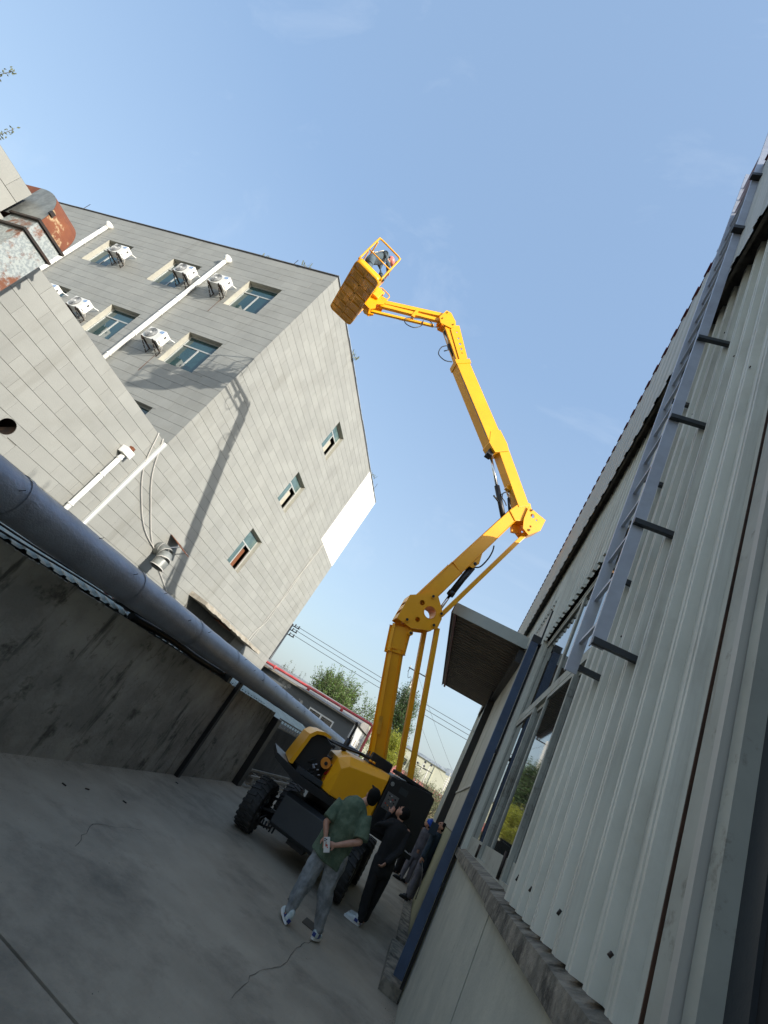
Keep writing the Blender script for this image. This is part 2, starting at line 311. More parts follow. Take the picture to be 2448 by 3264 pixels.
# ------------------------------------------------------------------ ground
MB().box((-700, -700, -0.32), (700, 700, -0.02)).build('ground', M['far_ground'], kind='structure')
def crack(pts, wd, z, name='crack', seed=1):
    rnd = random.Random(seed); b = MB(); P = []
    for i in range(len(pts) - 1):
        a, c = V((*pts[i], z)), V((*pts[i + 1], z)); n = max(2, int((c - a).length / 0.09))
        for k in range(n):
            p = a.lerp(c, k / n); P.append(p + V((rnd.uniform(-1, 1), rnd.uniform(-1, 1), 0)) * 0.016)
    P.append(V((*pts[-1], z)))
    L_, R_ = [], []
    for i, p in enumerate(P):
        d = (P[min(i + 1, len(P) - 1)] - P[max(i - 1, 0)]).normalized(); n = V((-d.y, d.x, 0)); ww = wd * rnd.uniform(0.35, 1.2)
        L_.append(p + n * ww / 2); R_.append(p - n * ww / 2)
    for i in range(len(P) - 1): b.quad(L_[i], L_[i + 1], R_[i + 1], R_[i])
    return b.build(name, M['crack'], kind='structure')
yard = empty('yard_paving', (0, 0, 0)); yard['kind'] = 'structure'
# cast concrete bays with a sunk joint between them
JP = [(-3.36, 3.51), (-1.62, 3.51)]
jd = (V((*JP[1], 0)) - V((*JP[0], 0))).normalized()
def jy(x): return JP[0][1] + (x - JP[0][0]) * jd.y / jd.x
def slab(pts, name='concrete_slab'):
    b = MB(); b.poly_extrude([V((x, y, -0.25)) for x, y in pts], (0, 0, 0.25)); return b.build(name, M['concrete'], yard)
g = 0.014
slab([(-4.2, jy(-4.2) + g), (0.62, jy(0.62) + g), (0.62, 42), (-4.75, 42), (-4.75, 12.7), (-4.2, 12.7)])
slab([(-4.2, -9), (0.62, -9), (0.62, jy(0.62) - g), (-4.2, jy(-4.2) - g)])
crack([(-0.53, 7.25), (-0.63, 6.7), (-0.60, 6.1), (-0.74, 5.5), (-0.72, 4.9)], 0.006, 0.004, seed=3)
crack([(-2.6, 4.9), (-2.9, 5.5), (-2.75, 6.3)], 0.006, 0.004, seed=5)

# ------------------------------------------------------------------ projection size, only used to pick which tiles are built singly
CR = camo.matrix_world.to_3x3().transposed()
def px(p):
    v = CR @ (V(p) - V((0, 0, CH)))
    if v.z > -0.2: return None
    return (1224 - v.x / v.z * 1470.8, 1632 + v.y / v.z * 1470.8)
def parea(q):
    P = [px(p) for p in q]
    if any(p is None for p in P): return 0.0
    if all(p[0] < -60 for p in P) or all(p[1] < -60 for p in P) or all(p[0] > 2500 for p in P) or all(p[1] > 3320 for p in P): return 0.0
    a = 0
    for i in range(len(P)): x0, y0 = P[i]; x1, y1 = P[(i + 1) % len(P)]; a += x0 * y1 - x1 * y0
    return abs(a) / 2
# unit tile: front face flush at depth 0, chamfered sides going back; scaled per piece
def unit_tile():
    e = 0.0
    v = [(0, 0, 0), (1, 0, 0), (1, 1, 0), (0, 1, 0), (0, 0, -1), (1, 0, -1), (1, 1, -1), (0, 1, -1)]
    f = [(0, 1, 2, 3), (0, 4, 5, 1), (1, 5, 6, 2), (2, 6, 7, 3), (3, 7, 4, 0)]
    me = bpy.data.meshes.new('tile'); me.from_pydata(v, [], f); me.update(); me.materials.append(M['tile']); return me
UT = unit_tile()
def facade(parent, O, ud, nd, w_, z0, z1, openings, budget, seed=0, course=0.367, tl=0.75, topfn=None):
    """backing wall with real openings, clad in raised rectangular tiles in running bond. O = origin at u=0,z=0."""
    O = V(O); ud = V(ud); nd = V(nd); rnd = random.Random(seed); T = 0.022
    def pt(u, z, d=0): return O + ud * u + V((0, 0, z)) + nd * d
    us = sorted({0, w_, *[o[0] for o in openings], *[o[1] for o in openings]}); zs = sorted({z0, z1, *[o[2] for o in openings], *[o[3] for o in openings]})
    us = [u for u in us if 0 <= u <= w_]; zs = [z for z in zs if z0 <= z <= z1]
    b = MB(); rv = MB()
    for i in range(len(us) - 1):
        for j in range(len(zs) - 1):
            uc, zc = (us[i] + us[i + 1]) / 2, (zs[j] + zs[j + 1]) / 2
            if any(o[0] < uc < o[1] and o[2] < zc < o[3] for o in openings): continue
            b.quad(pt(us[i], zs[j], -T), pt(us[i + 1], zs[j], -T), pt(us[i + 1], zs[j + 1], -T), pt(us[i], zs[j + 1], -T))
    wall = b.build('wall', M['joint'], parent, fixn=False)
    for o in openings:
        if len(o) > 4: continue
        u0, u1, a0, a1 = o[:4]; D = -0.30
        MB().loft([[pt(u0, a0, .002), pt(u1, a0, .002), pt(u1, a1, .002), pt(u0, a1, .002)], [pt(u0, a0, D), pt(u1, a0, D), pt(u1, a1, D), pt(u0, a1, D)]], smooth=False, cap=False).build('window_reveal', M['reveal'], parent)
    cells = []
    nz_ = int(math.ceil((z1 - z0) / course))
    for j in range(nz_):
        za, zb = z1 - (j + 1) * course, z1 - j * course
        za = max(za, z0)
        if zb - za < 0.05: continue
        off = (0.5 if j % 2 else 0.0) * tl
        k0 = -1
        while True:
            ua, ub = off + k0 * tl, off + (k0 + 1) * tl; k0 += 1
            if ua >= w_: break
            ua, ub = max(ua, 0), min(ub, w_)
            if ub - ua < 0.06: continue
            rects = [(ua, ub, za, zb)]
            for o in openings:
                nr = []
                for (a, c, e, f) in rects:
                    if c <= o[0] or a >= o[1] or f <= o[2] or e >= o[3]: nr.append((a, c, e, f)); continue
                    if e < o[2]: nr.append((a, c, e, o[2]))
                    if f > o[3]: nr.append((a, c, o[3], f))
                    e2, f2 = max(e, o[2]), min(f, o[3])
                    if a < o[0]: nr.append((a, o[0], e2, f2))
                    if c > o[1]: nr.append((o[1], c, e2, f2))
                rects = nr
            for r_ in rects:
                if r_[1] - r_[0] > 0.04 and r_[3] - r_[2] > 0.04: cells.append(r_)
    if topfn: cells = [c for c in cells if topfn(c)]
    G = 0.0022
    cells.sort(key=lambda c: -parea([pt(c[0], c[2]), pt(c[1], c[2]), pt(c[1], c[3]), pt(c[0], c[3])]))
    rot = Matrix((ud, V((0, 0, 1)), nd)).transposed()
    Mq = rot.to_quaternion(); flip = rot.determinant() < 0
    wo_ = worigin(parent); rest = MB()
    for i, (a, c, e, f) in enumerate(cells):
        dd = rnd.uniform(0, 0.004)
        if i < budget:
            o = bpy.data.objects.new('tile', UT); COL.objects.link(o); o.parent = parent
            if not flip:
                o.rotation_mode = 'QUATERNION'; o.rotation_quaternion = Mq; o.scale = (c - a - 2 * G, f - e - 0.0100, T + dd); o.location = pt(a + G, e + 0.0050, dd) - wo_
            else:
                q2 = Matrix((-ud, V((0, 0, 1)), nd)).transposed().to_quaternion()
                o.rotation_mode = 'QUATERNION'; o.rotation_quaternion = q2; o.scale = (c - a - 2 * G, f - e - 0.0100, T + dd); o.location = pt(c - G, e + 0.0050, dd) - wo_
        else:
            A, B_, C_, D_ = pt(a + G, e + 0.0050, dd), pt(c - G, e + 0.0050, dd), pt(c - G, f - 0.0050, dd), pt(a + G, f - 0.0050, dd)
            nb = nd * (-T - dd); n = len(rest.v)
            rest.v += [A, B_, C_, D_, A + nb, B_ + nb, C_ + nb, D_ + nb]
            for q in ((0, 1, 2, 3), (0, 4, 5, 1), (1, 5, 6, 2), (2, 6, 7, 3), (3, 7, 4, 0)): rest.f.append(tuple(n + k for k in q)); rest.sm.append(False)
    if rest.v: rest.build('tile_field', M['tile'], parent, kind='stuff', fixn=True)
    return wall
def window(parent, O, ud, nd, u0, u1, z0, z1, trans, split, depth=0.24, opened=None, fr='frame', glass='glass'):
    O = V(O); ud = V(ud); nd = V(nd)
    def pt(u, z, d): return O + ud * u + V((0, 0, z)) + nd * d
    def bar(b, ua, ub, za, zb, da, db):
        c = pt((ua + ub) / 2, (za + zb) / 2, (da + db) / 2); b.obox(c, ud, V((0, 0, 1)), nd, ((ub - ua) / 2, (zb - za) / 2, abs(da - db) / 2))
    b = MB(); f = 0.055
    bar(b, u0, u0 + f, z0, z1, -depth, -depth + .05); bar(b, u1 - f, u1, z0, z1, -depth, -depth + .05)
    bar(b, u0 + f, u1 - f, z0, z0 + f, -depth, -depth + .05); bar(b, u0 + f, u1 - f, z1 - f, z1, -depth, -depth + .05)
    if trans: bar(b, u0 + f, u1 - f, trans - .03, trans + .03, -depth + .001, -depth + .049)
    top = (trans - .03) if trans else z1 - f
    bar(b, split - .03, split + .03, z0 + f, top, -depth + .001, -depth + .055)
    win = b.build('window', M[fr], parent)
    def pane(ua, ub, za, zb, d):
        q = MB(); bar(q, ua, ub, za, zb, -depth + d, -depth + d + .006); q.build('pane', M[glass], win)
    if trans: pane(u0 + f, u1 - f, trans + .03, z1 - f, .02)
    if opened != 'R': pane(split + .03, u1 - f, z0 + f, top, .015)
    if opened != 'L': pane(u0 + f, split - .03, z0 + f, top, .03)
    q = MB(); bar(q, u0, u1, z0, z1, -depth - .30, -depth - .29); q.build('dark_room', M['dark'], win)
    return win, bar

# ------------------------------------------------------------------ tall tiled building
XC, YB, ZT = -11.5, 10.59, 16.38
BW = 18.6            # width of the face that looks towards the camera
tall = empty('tiled_building', (XC, YB, 0), 'tall grey tiled office building with windows and the machine\'s shadow on its walls', 'building')
cwin = [(17.30 - YB, 18.66 - YB, 12.86, 14.54), (17.30 - YB, 18.66 - YB, 9.19, 10.9), (17.30 - YB, 18.66 - YB, 5.56, 7.36)]
YE = 27.28
Oc = (XC, YB, 0)
def notpanel(c): return not (c[1] > 23.62 - YB and c[3] > 10.7 and c[0] > 22.9 - YB)
# clip the tiles at the white painted panel by treating it as an opening in the cladding
facade(tall, Oc, (0, 1, 0), (1, 0, 0), YE - YB, 1.0, ZT - 0.06, cwin + [(23.62 - YB, YE - YB, 10.69, ZT - 0.06, 0)], 190, seed=1)
MB().box((XC - .35, 23.62, 10.69), (XC + .012, YE, ZT - .06)).build('painted_panel', M['white_paint'], tall)
bwin = [(c0, c0 + 1.71, z0, z0 + 1.72) for z0 in (12.96, 9.27, 5.63) for c0 in (1.63, 6.06, 10.38)]
Ob = (XC, YB, 0)
facade(tall, Ob, (-1, 0, 0), (0, -1, 0), BW, 5.2, ZT - 0.06, bwin, 110, seed=2)
b = MB()
b.quad((XC - .022, YE, 0), (XC - BW, YE, 0), (XC - BW, YE, ZT), (XC - .022, YE, ZT)); b.quad((XC - BW, YE, 0), (XC - BW, YB + .022, 0), (XC - BW, YB + .022, ZT), (XC - BW, YE, ZT))
b.quad((XC - .022, YB + .022, 0), (XC - .022, YE, 0), (XC - .022, YE, 1.0), (XC - .022, YB + .022, 1.0)); b.quad((XC - .022, YB + .022, 0), (XC - BW, YB + .022, 0), (XC - BW, YB + .022, 5.2), (XC - .022, YB + .022, 5.2))
b.build('wall', M['joint'], tall)
MB().box((XC - BW, YB, ZT - .06), (XC + .0, YE, ZT)).build('roof', M['roof'], tall)
# thin metal coping, dented, in lengths
rnd = random.Random(4)
y = YB - .03
while y < YE:
    L_ = rnd.uniform(1.2, 2.6); y2 = min(y + L_, YE + .02); dz = rnd.uniform(-.012, .014)
    MB().obox((XC - .06, (y + y2) / 2, ZT + .025 + dz), V((1, 0, rnd.uniform(-.08, .08))).normalized(), V((0, 1, 0)), V((0, 0, 1)), (.11, (y2 - y) / 2 - .006, .02)).build('coping', M['trim'], tall); y = y2
x = XC + .03
while x > XC - BW:
    L_ = rnd.uniform(1.4, 2.8); x2 = x - L_; dz = rnd.uniform(-.01, .012)
    MB().box((x2 + .006, YB - .04, ZT + .002 + dz), (x, YB + .12, ZT + .035 + dz)).build('coping', M['roof'], tall); x = x2
for k, o in enumerate(cwin):
    win, bar = window(tall, Oc, (0, 1, 0), (1, 0, 0), o[0], o[1], o[2], o[3], o[2] + 1.17, (o[0] + o[1]) / 2 - .05, opened='R', glass='glass_sky')
    q = MB(); bar(q, (o[0] + o[1]) / 2 + .1, o[1] - .1, o[2] + .08, o[2] + 1.05, -.40, -.39); q.build('curtain', M['curtain'] if k == 2 else M['beige_panel'], win)
for k, o in enumerate(bwin):
    window(tall, Ob, (-1, 0, 0), (0, -1, 0), o[0], o[1], o[2], o[3], o[2] + 1.2, (o[0] + o[1]) / 2 + (.0 if k % 2 else .03))
# lightning rods
for i, (x, y) in enumerate(((-14.35, YB + .4), (XC - .3, YE - .9), (-28.4, YB + .3))):
    t = empty('lightning_rod', (x, y, ZT), ['thin lightning rod on the roof corner behind the yellow basket', 'thin lightning rod on the roof above the white painted panel', 'thin lightning rod on the roof edge right of the rusty duct'][i], 'lightning rod', 'lightning rods on the flat roof')
    MB().tube([(x, y, ZT), (x, y + .0, ZT + .95)], .013, 5).build('rod', M['black_metal'], t)
# weeds on the parapet
for (wx, wy, sd) in ((-15.3, YB + .1, 1), (-13.2, YB + .1, 2), (XC, 24.2, 3), (XC, 14.6, 4)):
    bb = MB(); rr = random.Random(sd)
    for k in range(26):
        p = V((wx + rr.uniform(-.25, .25), wy + rr.uniform(-.2, .2), ZT)); q = p + V((rr.uniform(-.12, .12), rr.uniform(-.12, .12), rr.uniform(.1, .32))); s_ = V((rr.uniform(-.02, .02), rr.uniform(-.02, .02), .01))
        bb.quad(p - s_, p + s_, q + s_, q - s_)
    bb.build('weed', M['leaf_pale'], label=['small weed tuft on the parapet by the roof lip', 'small weed tuft near the roof corner', 'small weed tuft above the white painted panel', 'small weed tuft on the long parapet'][sd - 1], cat='weed', loc=(wx, wy, ZT), group='weeds growing on the parapet')

# low wing in front, same plane
wing = empty('tiled_wing', (XC, 4, 0), 'low grey tiled wing with a round hole and a rusty duct up its wall', 'building')
ZW = 6.35
facade(wing, (XC, -7.0, 0), (0, 1, 0), (1, 0, 0), 10.80, .6, 7.1, [], 120, seed=3, course=.367)
Ow = (XC, 3.80, 0); hole = (7.08 - 3.80 - .20, 7.08 - 3.80 + .20, 3.38, 3.78)
facade(wing, Ow, (0, 1, 0), (1, 0, 0), YB - 3.80, .6, ZW, [hole], 180, seed=4)
b = MB(); b.box((XC - 14, -7, 7.04), (XC - .0, 3.8, 7.1)); b.box((XC - 14, 3.8, ZW - .06), (XC, YB - .03, ZW)); b.quad((XC - .022, 3.8, ZW), (XC - 14, 3.8, ZW), (XC - 14, 3.8, 7.1), (XC - .022, 3.8, 7.1))
b.build('roof', M['roof'], wing)
b = MB(); b.quad((XC - .022, -7, 0), (XC - 14, -7, 0), (XC - 14, -7, 7.1), (XC - .022, -7, 7.1)); b.quad((XC - .022, -7, 0), (XC - .022, YB, 0), (XC - .022, YB, .6), (XC - .022, -7, .6)); b.quad((XC - 14, -7, 0), (XC - 14, YB, 0), (XC - 14, YB, 6.3), (XC - 14, -7, 6.3)); b.build('wall', M['joint'], wing)
b = MB(); ring0, ring1 = [], []
for k in range(24):
    a = 2 * math.pi * k / 24; ring0.append((XC + .01, 7.08 + .195 * math.cos(a), 3.58 + .195 * math.sin(a))); ring1.append((XC - .5, 7.08 + .195 * math.cos(a), 3.58 + .195 * math.sin(a)))
b.loft([ring0, ring1], cap=False); b.build('pipe_sleeve', M['black_metal'], wing)
bb = MB()
N_ = 24
for k in range(N_):          # tile cut round the sleeve: fills the square corners of the opening
    a0, a1 = 2 * math.pi * k / N_, 2 * math.pi * (k + 1) / N_
    def sq(a):
        c_, s_ = math.cos(a), math.sin(a); m_ = max(abs(c_), abs(s_)); return (XC + .003, 7.08 + .2 * c_ / m_, 3.58 + .2 * s_ / m_)
    def ci(a): return (XC + .003, 7.08 + .193 * math.cos(a), 3.58 + .193 * math.sin(a))
    bb.quad(ci(a0), sq(a0), sq(a1), ci(a1))
bb.build('cut_tile', M['tile'], wing)
MB().box((XC - .55, 6.85, 3.35), (XC - .5, 7.3, 3.82)).build('dark_back', M['dark'], wing)
# expansion joint cover between wing and tall block
MB().box((XC + .006, 10.40, 1.5), (XC + .05, 10.60, ZW - .02)).build('joint_cover', M['frame'], wing)
MB().box((XC + .0505, 10.46, 1.5), (XC + .062, 10.54, ZW - .02)).build('joint_cover_strip', M['pvc'], wing)

# lit white downpipes on the side face and on the wing
def downpipe(x, y, z0, z1, label, hopper='round', r=.085, nrm=(0, -1, 0), brackets=()):
    t = empty('downpipe', (x, y, z0), label, 'downpipe', 'white rainwater downpipes')
    MB().tube([(x, y, z0), (x, y, z1 - .22)], r, 14).build('pipe', M['pvc'], t)
    for zz in brackets: MB().tube([(x, y, zz - .03), (x, y, zz + .03)], r + .014, 14).build('pipe_clip', M['pvc'], t)
    if hopper == 'round':
        n_ = V(nrm)
        MB().tube([(x, y, z1 - .24), (x, y, z1 - .16), (x, y, z1 - .10), (x, y, z1 - .03)], [r + .02, r + .03, r + .09, r + .10], 16).tube([V((x, y, z1 + .0)), V((x, y, z1 - .04))], r + .1, 16).build('hopper', M['pvc'], t)
    else:
        MB().box((x - .10, y - .17, z1 - .22), (x + .13, y + .17, z1)).build('hopper', M['pvc'], t, bevel=.02)
        MB().box((x - .06, y + .0, z1 - .02), (x + .06, y + .12, z1 + .12)).build('brick_wedge', M['rust'], t)
    return t
downpipe(-16.68, YB - .12, 6.4, 15.52, 'long white downpipe between the air conditioners on the side face', brackets=(7.6, 8.6, 9.9, 11.3, 12.3, 13.3, 14.5))
downpipe(-24.48, YB - .12, 6.4, 15.60, 'white downpipe beside the rusty duct, left of the others', brackets=(8, 10.2, 12.2, 13.9, 14.8))
downpipe(XC + .13, 9.65, 1.8, 5.32, 'short white downpipe with square hopper on the low wing', hopper='box', r=.07, brackets=(3.2, 4.3, 4.95))

# ------------------------------------------------------------------ air conditioners
def make_ac(name, label):
    """outdoor unit 0.84 wide, on two black angle brackets; origin at the wall, centre bottom of the unit; wall plane is y=0"""
    t = empty(name, (0, 0, 0), label, 'air conditioner', 'air conditioner units on the side face')
    W, D, H = .82, .31, .56; y0, y1 = -.55, -.55 + D
    MB().box((-W / 2, y0, 0), (W / 2, y1, H)).build('body', M['ac'], t, bevel=.018)
    cx, cz, rr = -.12, .285, .245
    f = MB().tube([(cx, y0 - .001, cz), (cx, y0 - .014, cz)], rr, 32, smooth=False).build('fan_plate', M['ac_dark'], t)
    b = MB()
    for k in range(7):
        ra = .05 + k * .031; pts = [(cx + ra * math.cos(a), y0 - .022, cz + ra * math.sin(a)) for a in [2 * math.pi * i / 28 for i in range(29)]]
        b.tube(pts, .0075, 4, cap=False)
    for k in range(8):
        a = k * math.pi / 4 + .2; b.tube([(cx + .04 * math.cos(a), y0 - .024, cz + .04 * math.sin(a)), (cx + rr * math.cos(a + .25), y0 - .018, cz + rr * math.sin(a + .25))], .005, 4)
    b.build('fan_guard', M['ac_grille'], t)
    MB().tube([(cx, y0 - .02, cz), (cx, y0 - .034, cz)], .05, 18).build('fan_hub', M['ac'], t)
    lb = MB().box((.19, y0 - .003, .40), (.36, y0 - .0005, .51)).build('sticker', M['blue_label'], t)
    MB().box((.21, y0 - .005, .455), (.27, y0 - .0035, .49)).box((.28, y0 - .005, .46), (.34, y0 - .0035, .475)).box((.21, y0 - .005, .42), (.34, y0 - .0035, .432)).build('sticker_print', M['logo_white'], lb)
    MB().box((W / 2 - .001, y0 + .11, .33), (W / 2 + .012, y0 + .17, .43)).build('grip', M['ac_dark'], t)
    MB().box((W / 2 - .001, y1 - .12, .03), (W / 2 + .03, y1 - .02, .22)).build('valve_cover', M['ac'], t, bevel=.008)
    # lettering-like strokes of the maker's mark, too small to read
    b = MB()
    for k, (a, c) in enumerate(((0, .04), (.05, .03), (.09, .04), (.14, .02), (.17, .03))): b.box((W / 2 + .0005, y0 + .06 + a * .8, .055), (W / 2 + .003, y0 + .06 + (a + c) * .8, .055 + (.05 if k % 2 else .035)))
    b.build('side_print', M['ac_dark'], t)
    for sx in (-.28, .28):
        b = MB(); b.box((sx - .022, -.60, -.045), (sx + .022, -.0, -.003)); b.beam((sx, -.02, -.22), (sx, -.56, -.05), .05, .012); b.box((sx - .022, -.012, -.25), (sx + .022, -.0, -.0455)); b.build('bracket', M['black_metal'], t)
        b = MB()
        for zz in (.2, .5, .8): b.obox((sx, -.02 - .54 * zz, -.227 + .17 * zz), V((1, 0, 0)), V((0, 1, -.31)).normalized(), V((0, .31, 1)).normalized(), (.012, .016, .009))
        b.build('bracket_bolt', M['logo_white'], t)
    MB().tube([(W / 2 + .02, y1 - .07, .1), (W / 2 + .06, y1 + .0, .04), (W / 2 + .02, y1 + .1, -.04), (W / 2 - .12, -.05, -.04), (W / 2 - .1, .0, .0)], .013, 6).build('refrigerant_pipe', M['pole'], t)
    MB().tube([(.22, y1, .52), (.26, y1 + .05, .58), (.34, -.08, .62), (.36, -.0, .66)], .02, 6).build('drain_hose', M['pvc'], t)
    return t
ac_labels = ['air conditioner in front of the upper left window beside the rusty duct', 'air conditioner in front of the upper middle window, left of the long downpipe', 'air conditioner in the top row just right of the long white downpipe',
             'air conditioner in the lower row between the long downpipe and a window', 'air conditioner partly hidden by the wing roof edge, two pipes above it', 'air conditioner of which only a white corner shows above the wing roof']
ac_pos = [(-21.40, 13.36), (-17.33, 13.33), (-15.38, 13.33), (-15.30, 9.60), (-19.80, 9.76), (-22.0, 9.95)]
ac0 = make_ac('air_conditioner', ac_labels[0]); ac_all = [ac0] + [copy_tree(ac0) for _ in range(5)]
for o, l, (x, z) in zip(ac_all, ac_labels, ac_pos): o.location = (x, YB, z); o['label'] = l
# rust runs below the brackets
for (x, z, L_) in ((-15.10, 9.39, .9), (-15.12, 13.1, .8)):
    b = MB(); b.quad((x - .012, YB - .0065, z), (x + .012, YB - .0065, z), (x + .05, YB - .0065, z - L_), (x + .02, YB - .0065, z - L_)); b.build('rust_stain', M['rust'], tall)

# ------------------------------------------------------------------ rusty duct on the wing
dx0, dx1, dy0, dy1 = XC + .004, -10.62, 3.9, 4.5
duct = empty('rusty_duct', (XC, 4.2, 4), 'rusty galvanised duct bending over the roof edge of the low wing', 'duct')
b = MB(); b.box((dx0, dy0, 3.2), (dx1, dy1, 6.52)); b.build('duct_body', M['galv_rust'], duct)
zc = 6.52; xc_ = dx0 - .35; prof = []
Ro = dx1 - xc_
for k in range(13):
    a = (math.pi / 2) * k / 12; prof.append((xc_ + Ro * math.cos(a), zc + (Ro * .80) * math.sin(a)))
out = [(p[0], dy0, p[1]) for p in prof] + [(dx0 - .34, dy0, zc + .02), (dx0, dy0, zc)]
b = MB()
for s_, yy in ((0, dy0 - .003), (1, dy1 + .003)):
    c = V((dx0 - .3, yy, zc)); b.f.append(tuple(range(len(b.v), len(b.v) + len(prof) + 1))); b.v += [V((p[0], yy, p[1])) for p in prof] + [c]; b.sm.append(False)
b.build('elbow_cheek', M['old_galv'], duct)
b = MB()
for i in range(12): b.quad((prof[i][0], dy0, prof[i][1]), (prof[i + 1][0], dy0, prof[i + 1][1]), (prof[i + 1][0], dy1, prof[i + 1][1]), (prof[i][0], dy1, prof[i][1])); b.sm[-1] = True
b.build('elbow_skin', M['rust_sheet'], duct)
MB().box((xc_ - 1.2, dy0, zc + .1), (xc_ + .01, dy1, zc + Ro * .80)).build('duct_run', M['rust_sheet'], duct)
for zz in (6.20, 6.53):
    b = MB(); e = .05
    b.box((dx0, dy0 - e, zz - .025), (dx1 + e, dy0 - .001, zz + .025)); b.box((dx1 + .001, dy0 - .001, zz - .025), (dx1 + e, dy1 + e, zz + .025)); b.box((dx0, dy1 + .001, zz - .025), (dx1 + .001, dy1 + e, zz + .025)); b.build('flange', M['black_metal'], duct)
MB().box((dx1 - .07, dy0 - .03, zc + .28), (dx1 - .005, dy0 + .05, zc + .36)).build('corner_lug', M['black_metal'], duct)

# ------------------------------------------------------------------ small items on the long wall
fan = empty('exhaust_elbow', (XC, 13.5, 3.6), 'short fat grey exhaust elbow hanging from the tiled wall', 'vent')
path = [V((XC + .0, 13.55, 3.95)), V((XC + .25, 13.53, 3.98)), V((XC + .48, 13.48, 3.88)), V((XC + .60, 13.42, 3.66)), V((XC + .62, 13.38, 3.38))]
for i in range(4):
    a, c = path[i], path[i + 1]
    MB().tube([a, a.lerp(c, .5), c], [.235, .25, .235], 18, cap=(i == 0)).build('duct_segment', M['old_galv'], fan)
    MB().tube([c - (c - a).normalized() * .015, c + (c - a).normalized() * .015], .262, 18, cap=False).build('seam_band', M['pole'], fan)
MB().quad(*[V((XC + .62, 13.38, 3.40)) + V((.21 * math.cos(a), .21 * math.sin(a), 0)) for a in [k * math.pi / 6 for k in range(12)]]).build('dark_mouth', M['dark'], fan)
hat = empty('rain_hood', (XC, 13.9, 4.3), 'small rusty sheet hood on struts above the exhaust elbow', 'hood')
b = MB(); b.obox((XC + .36, 13.9, 4.46), V((1, .1, -.35)).normalized(), V((-.1, 1, 0)).normalized(), V((.35, 0, 1)).normalized(), (.38, .33, .01)); b.build('hood_plate', M['rust'], hat)
MB().beam((XC + .6, 14.15, 4.38), (XC + .0, 14.15, 4.02), .025, .025).beam((XC + .6, 13.65, 4.38), (XC + .0, 13.65, 4.02), .025, .025).build('strut', M['galv'], hat)
def cable(pts, r, m, label, cat='cable', name='wall_cable', group=None):
    # smooth the polyline
    P = [V(p) for p in pts]; out = []
    for i in range(len(P) - 1):
        p0, p1, p2, p3 = P[max(i - 1, 0)], P[i], P[i + 1], P[min(i + 2, len(P) - 1)]
        for k in range(6):
            t = k / 6; out.append(.5 * ((2 * p1) + (p2 - p0) * t + (2 * p0 - 5 * p1 + 4 * p2 - p3) * t * t + (3 * p1 - p0 - 3 * p2 + p3) * t ** 3))
    out.append(P[-1])
    return MB().tube(out, r, 6, cap=True).build(name, m, label=label, cat=cat, loc=P[0], group=group)
X1 = XC + .05
cable([(X1, 10.03, 6.36), (X1, 10.6, 5.3), (X1, 11.67, 4.47), (X1, 12.5, 4.05), (X1, 13.35, 3.85)], .016, M['pole'], 'left of two grey cables sagging from the wing roof corner to the exhaust elbow', group='cables on the tiled wall')
cable([(X1, 10.3, 6.36), (X1, 11.0, 5.4), (X1, 11.95, 4.67), (X1, 12.8, 4.1), (X1, 13.45, 3.8)], .016, M['pole'], 'right of two grey cables sagging from the wing roof corner to the exhaust elbow', group='cables on the tiled wall')
cable([(X1, 14.1, 3.5), (X1, 14.9, 3.25), (X1, 15.9, 2.9)], .014, M['pole'], 'grey cable running down from the exhaust elbow behind the big pipe', group='cables on the tiled wall')
cable([(X1, 23.9, 16.3), (X1, 23.95, 13.6), (X1, 24.0, 11.1), (X1, 24.2, 10.2), (X1, 23.9, 7.5), (X1, 24.05, 5.3), (X1, 23.5, 4.2), (X1, 23.5, 2.6)], .014, M['pole'], 'thin cable hanging down the far end of the tiled wall, over the white panel', group='cables on the tiled wall')
cable([(X1, 24.1, 10.6), (X1, 24.0, 9.0), (X1, 24.1, 7.2), (X1, 23.8, 5.4), (X1, 23.8, 4.3), (X1, 23.6, 3.3)], .012, M['pole'], 'second thin cable crossing the first below the white panel', group='cables on the tiled wall')
# concrete door canopy
cp = empty('concrete_canopy', (XC, 20, 3.5), 'weathered concrete door canopy with broken edge on the tiled wall', 'canopy')
rr = random.Random(9); b = MB()
n_ = 26; tp, bt = [], []
for i in range(n_ + 1):
    y = 16.75 + (23.6 - 16.75) * i / n_
    b.v += [V((XC + .003, y, 3.70)), V((XC + .95 + rr.uniform(-.03, .03), y, 3.62 + rr.uniform(-.02, .02))), V((XC + .95 + rr.uniform(-.04, .03), y, 3.46 + rr.uniform(-.025, .02))), V((XC + .003, y, 3.50))]
for i in range(n_):
    q = i * 4
    for j in range(4): b.f.append((q + j, q + (j + 1) % 4, q + 4 + (j + 1) % 4, q + 4 + j)); b.sm.append(False)
b.f += [(0, 1, 2, 3), (n_ * 4 + 3, n_ * 4 + 2, n_ * 4 + 1, n_ * 4)]; b.sm += [False] * 2
b.build('slab', mat('weathered_slab', (0.42, 0.38, 0.31), .9, col2=(.30, .27, .22), scale=2.5, grime=((.14, .12, .09), 4, .7, .55, .7), bump=.5), cp)
MB().box((XC + .002, 17.0, 1.2), (XC + .03, 22.1, 3.49)).build('doorway', mat('door_recess', (.14, .14, .13), .8, col2=(.11, .11, .1), scale=2), cp)
MB().box((XC + .3, 18.9, 3.40), (XC + .7, 20.1, 3.46)).build('brick_patch', M['rust'], cp)

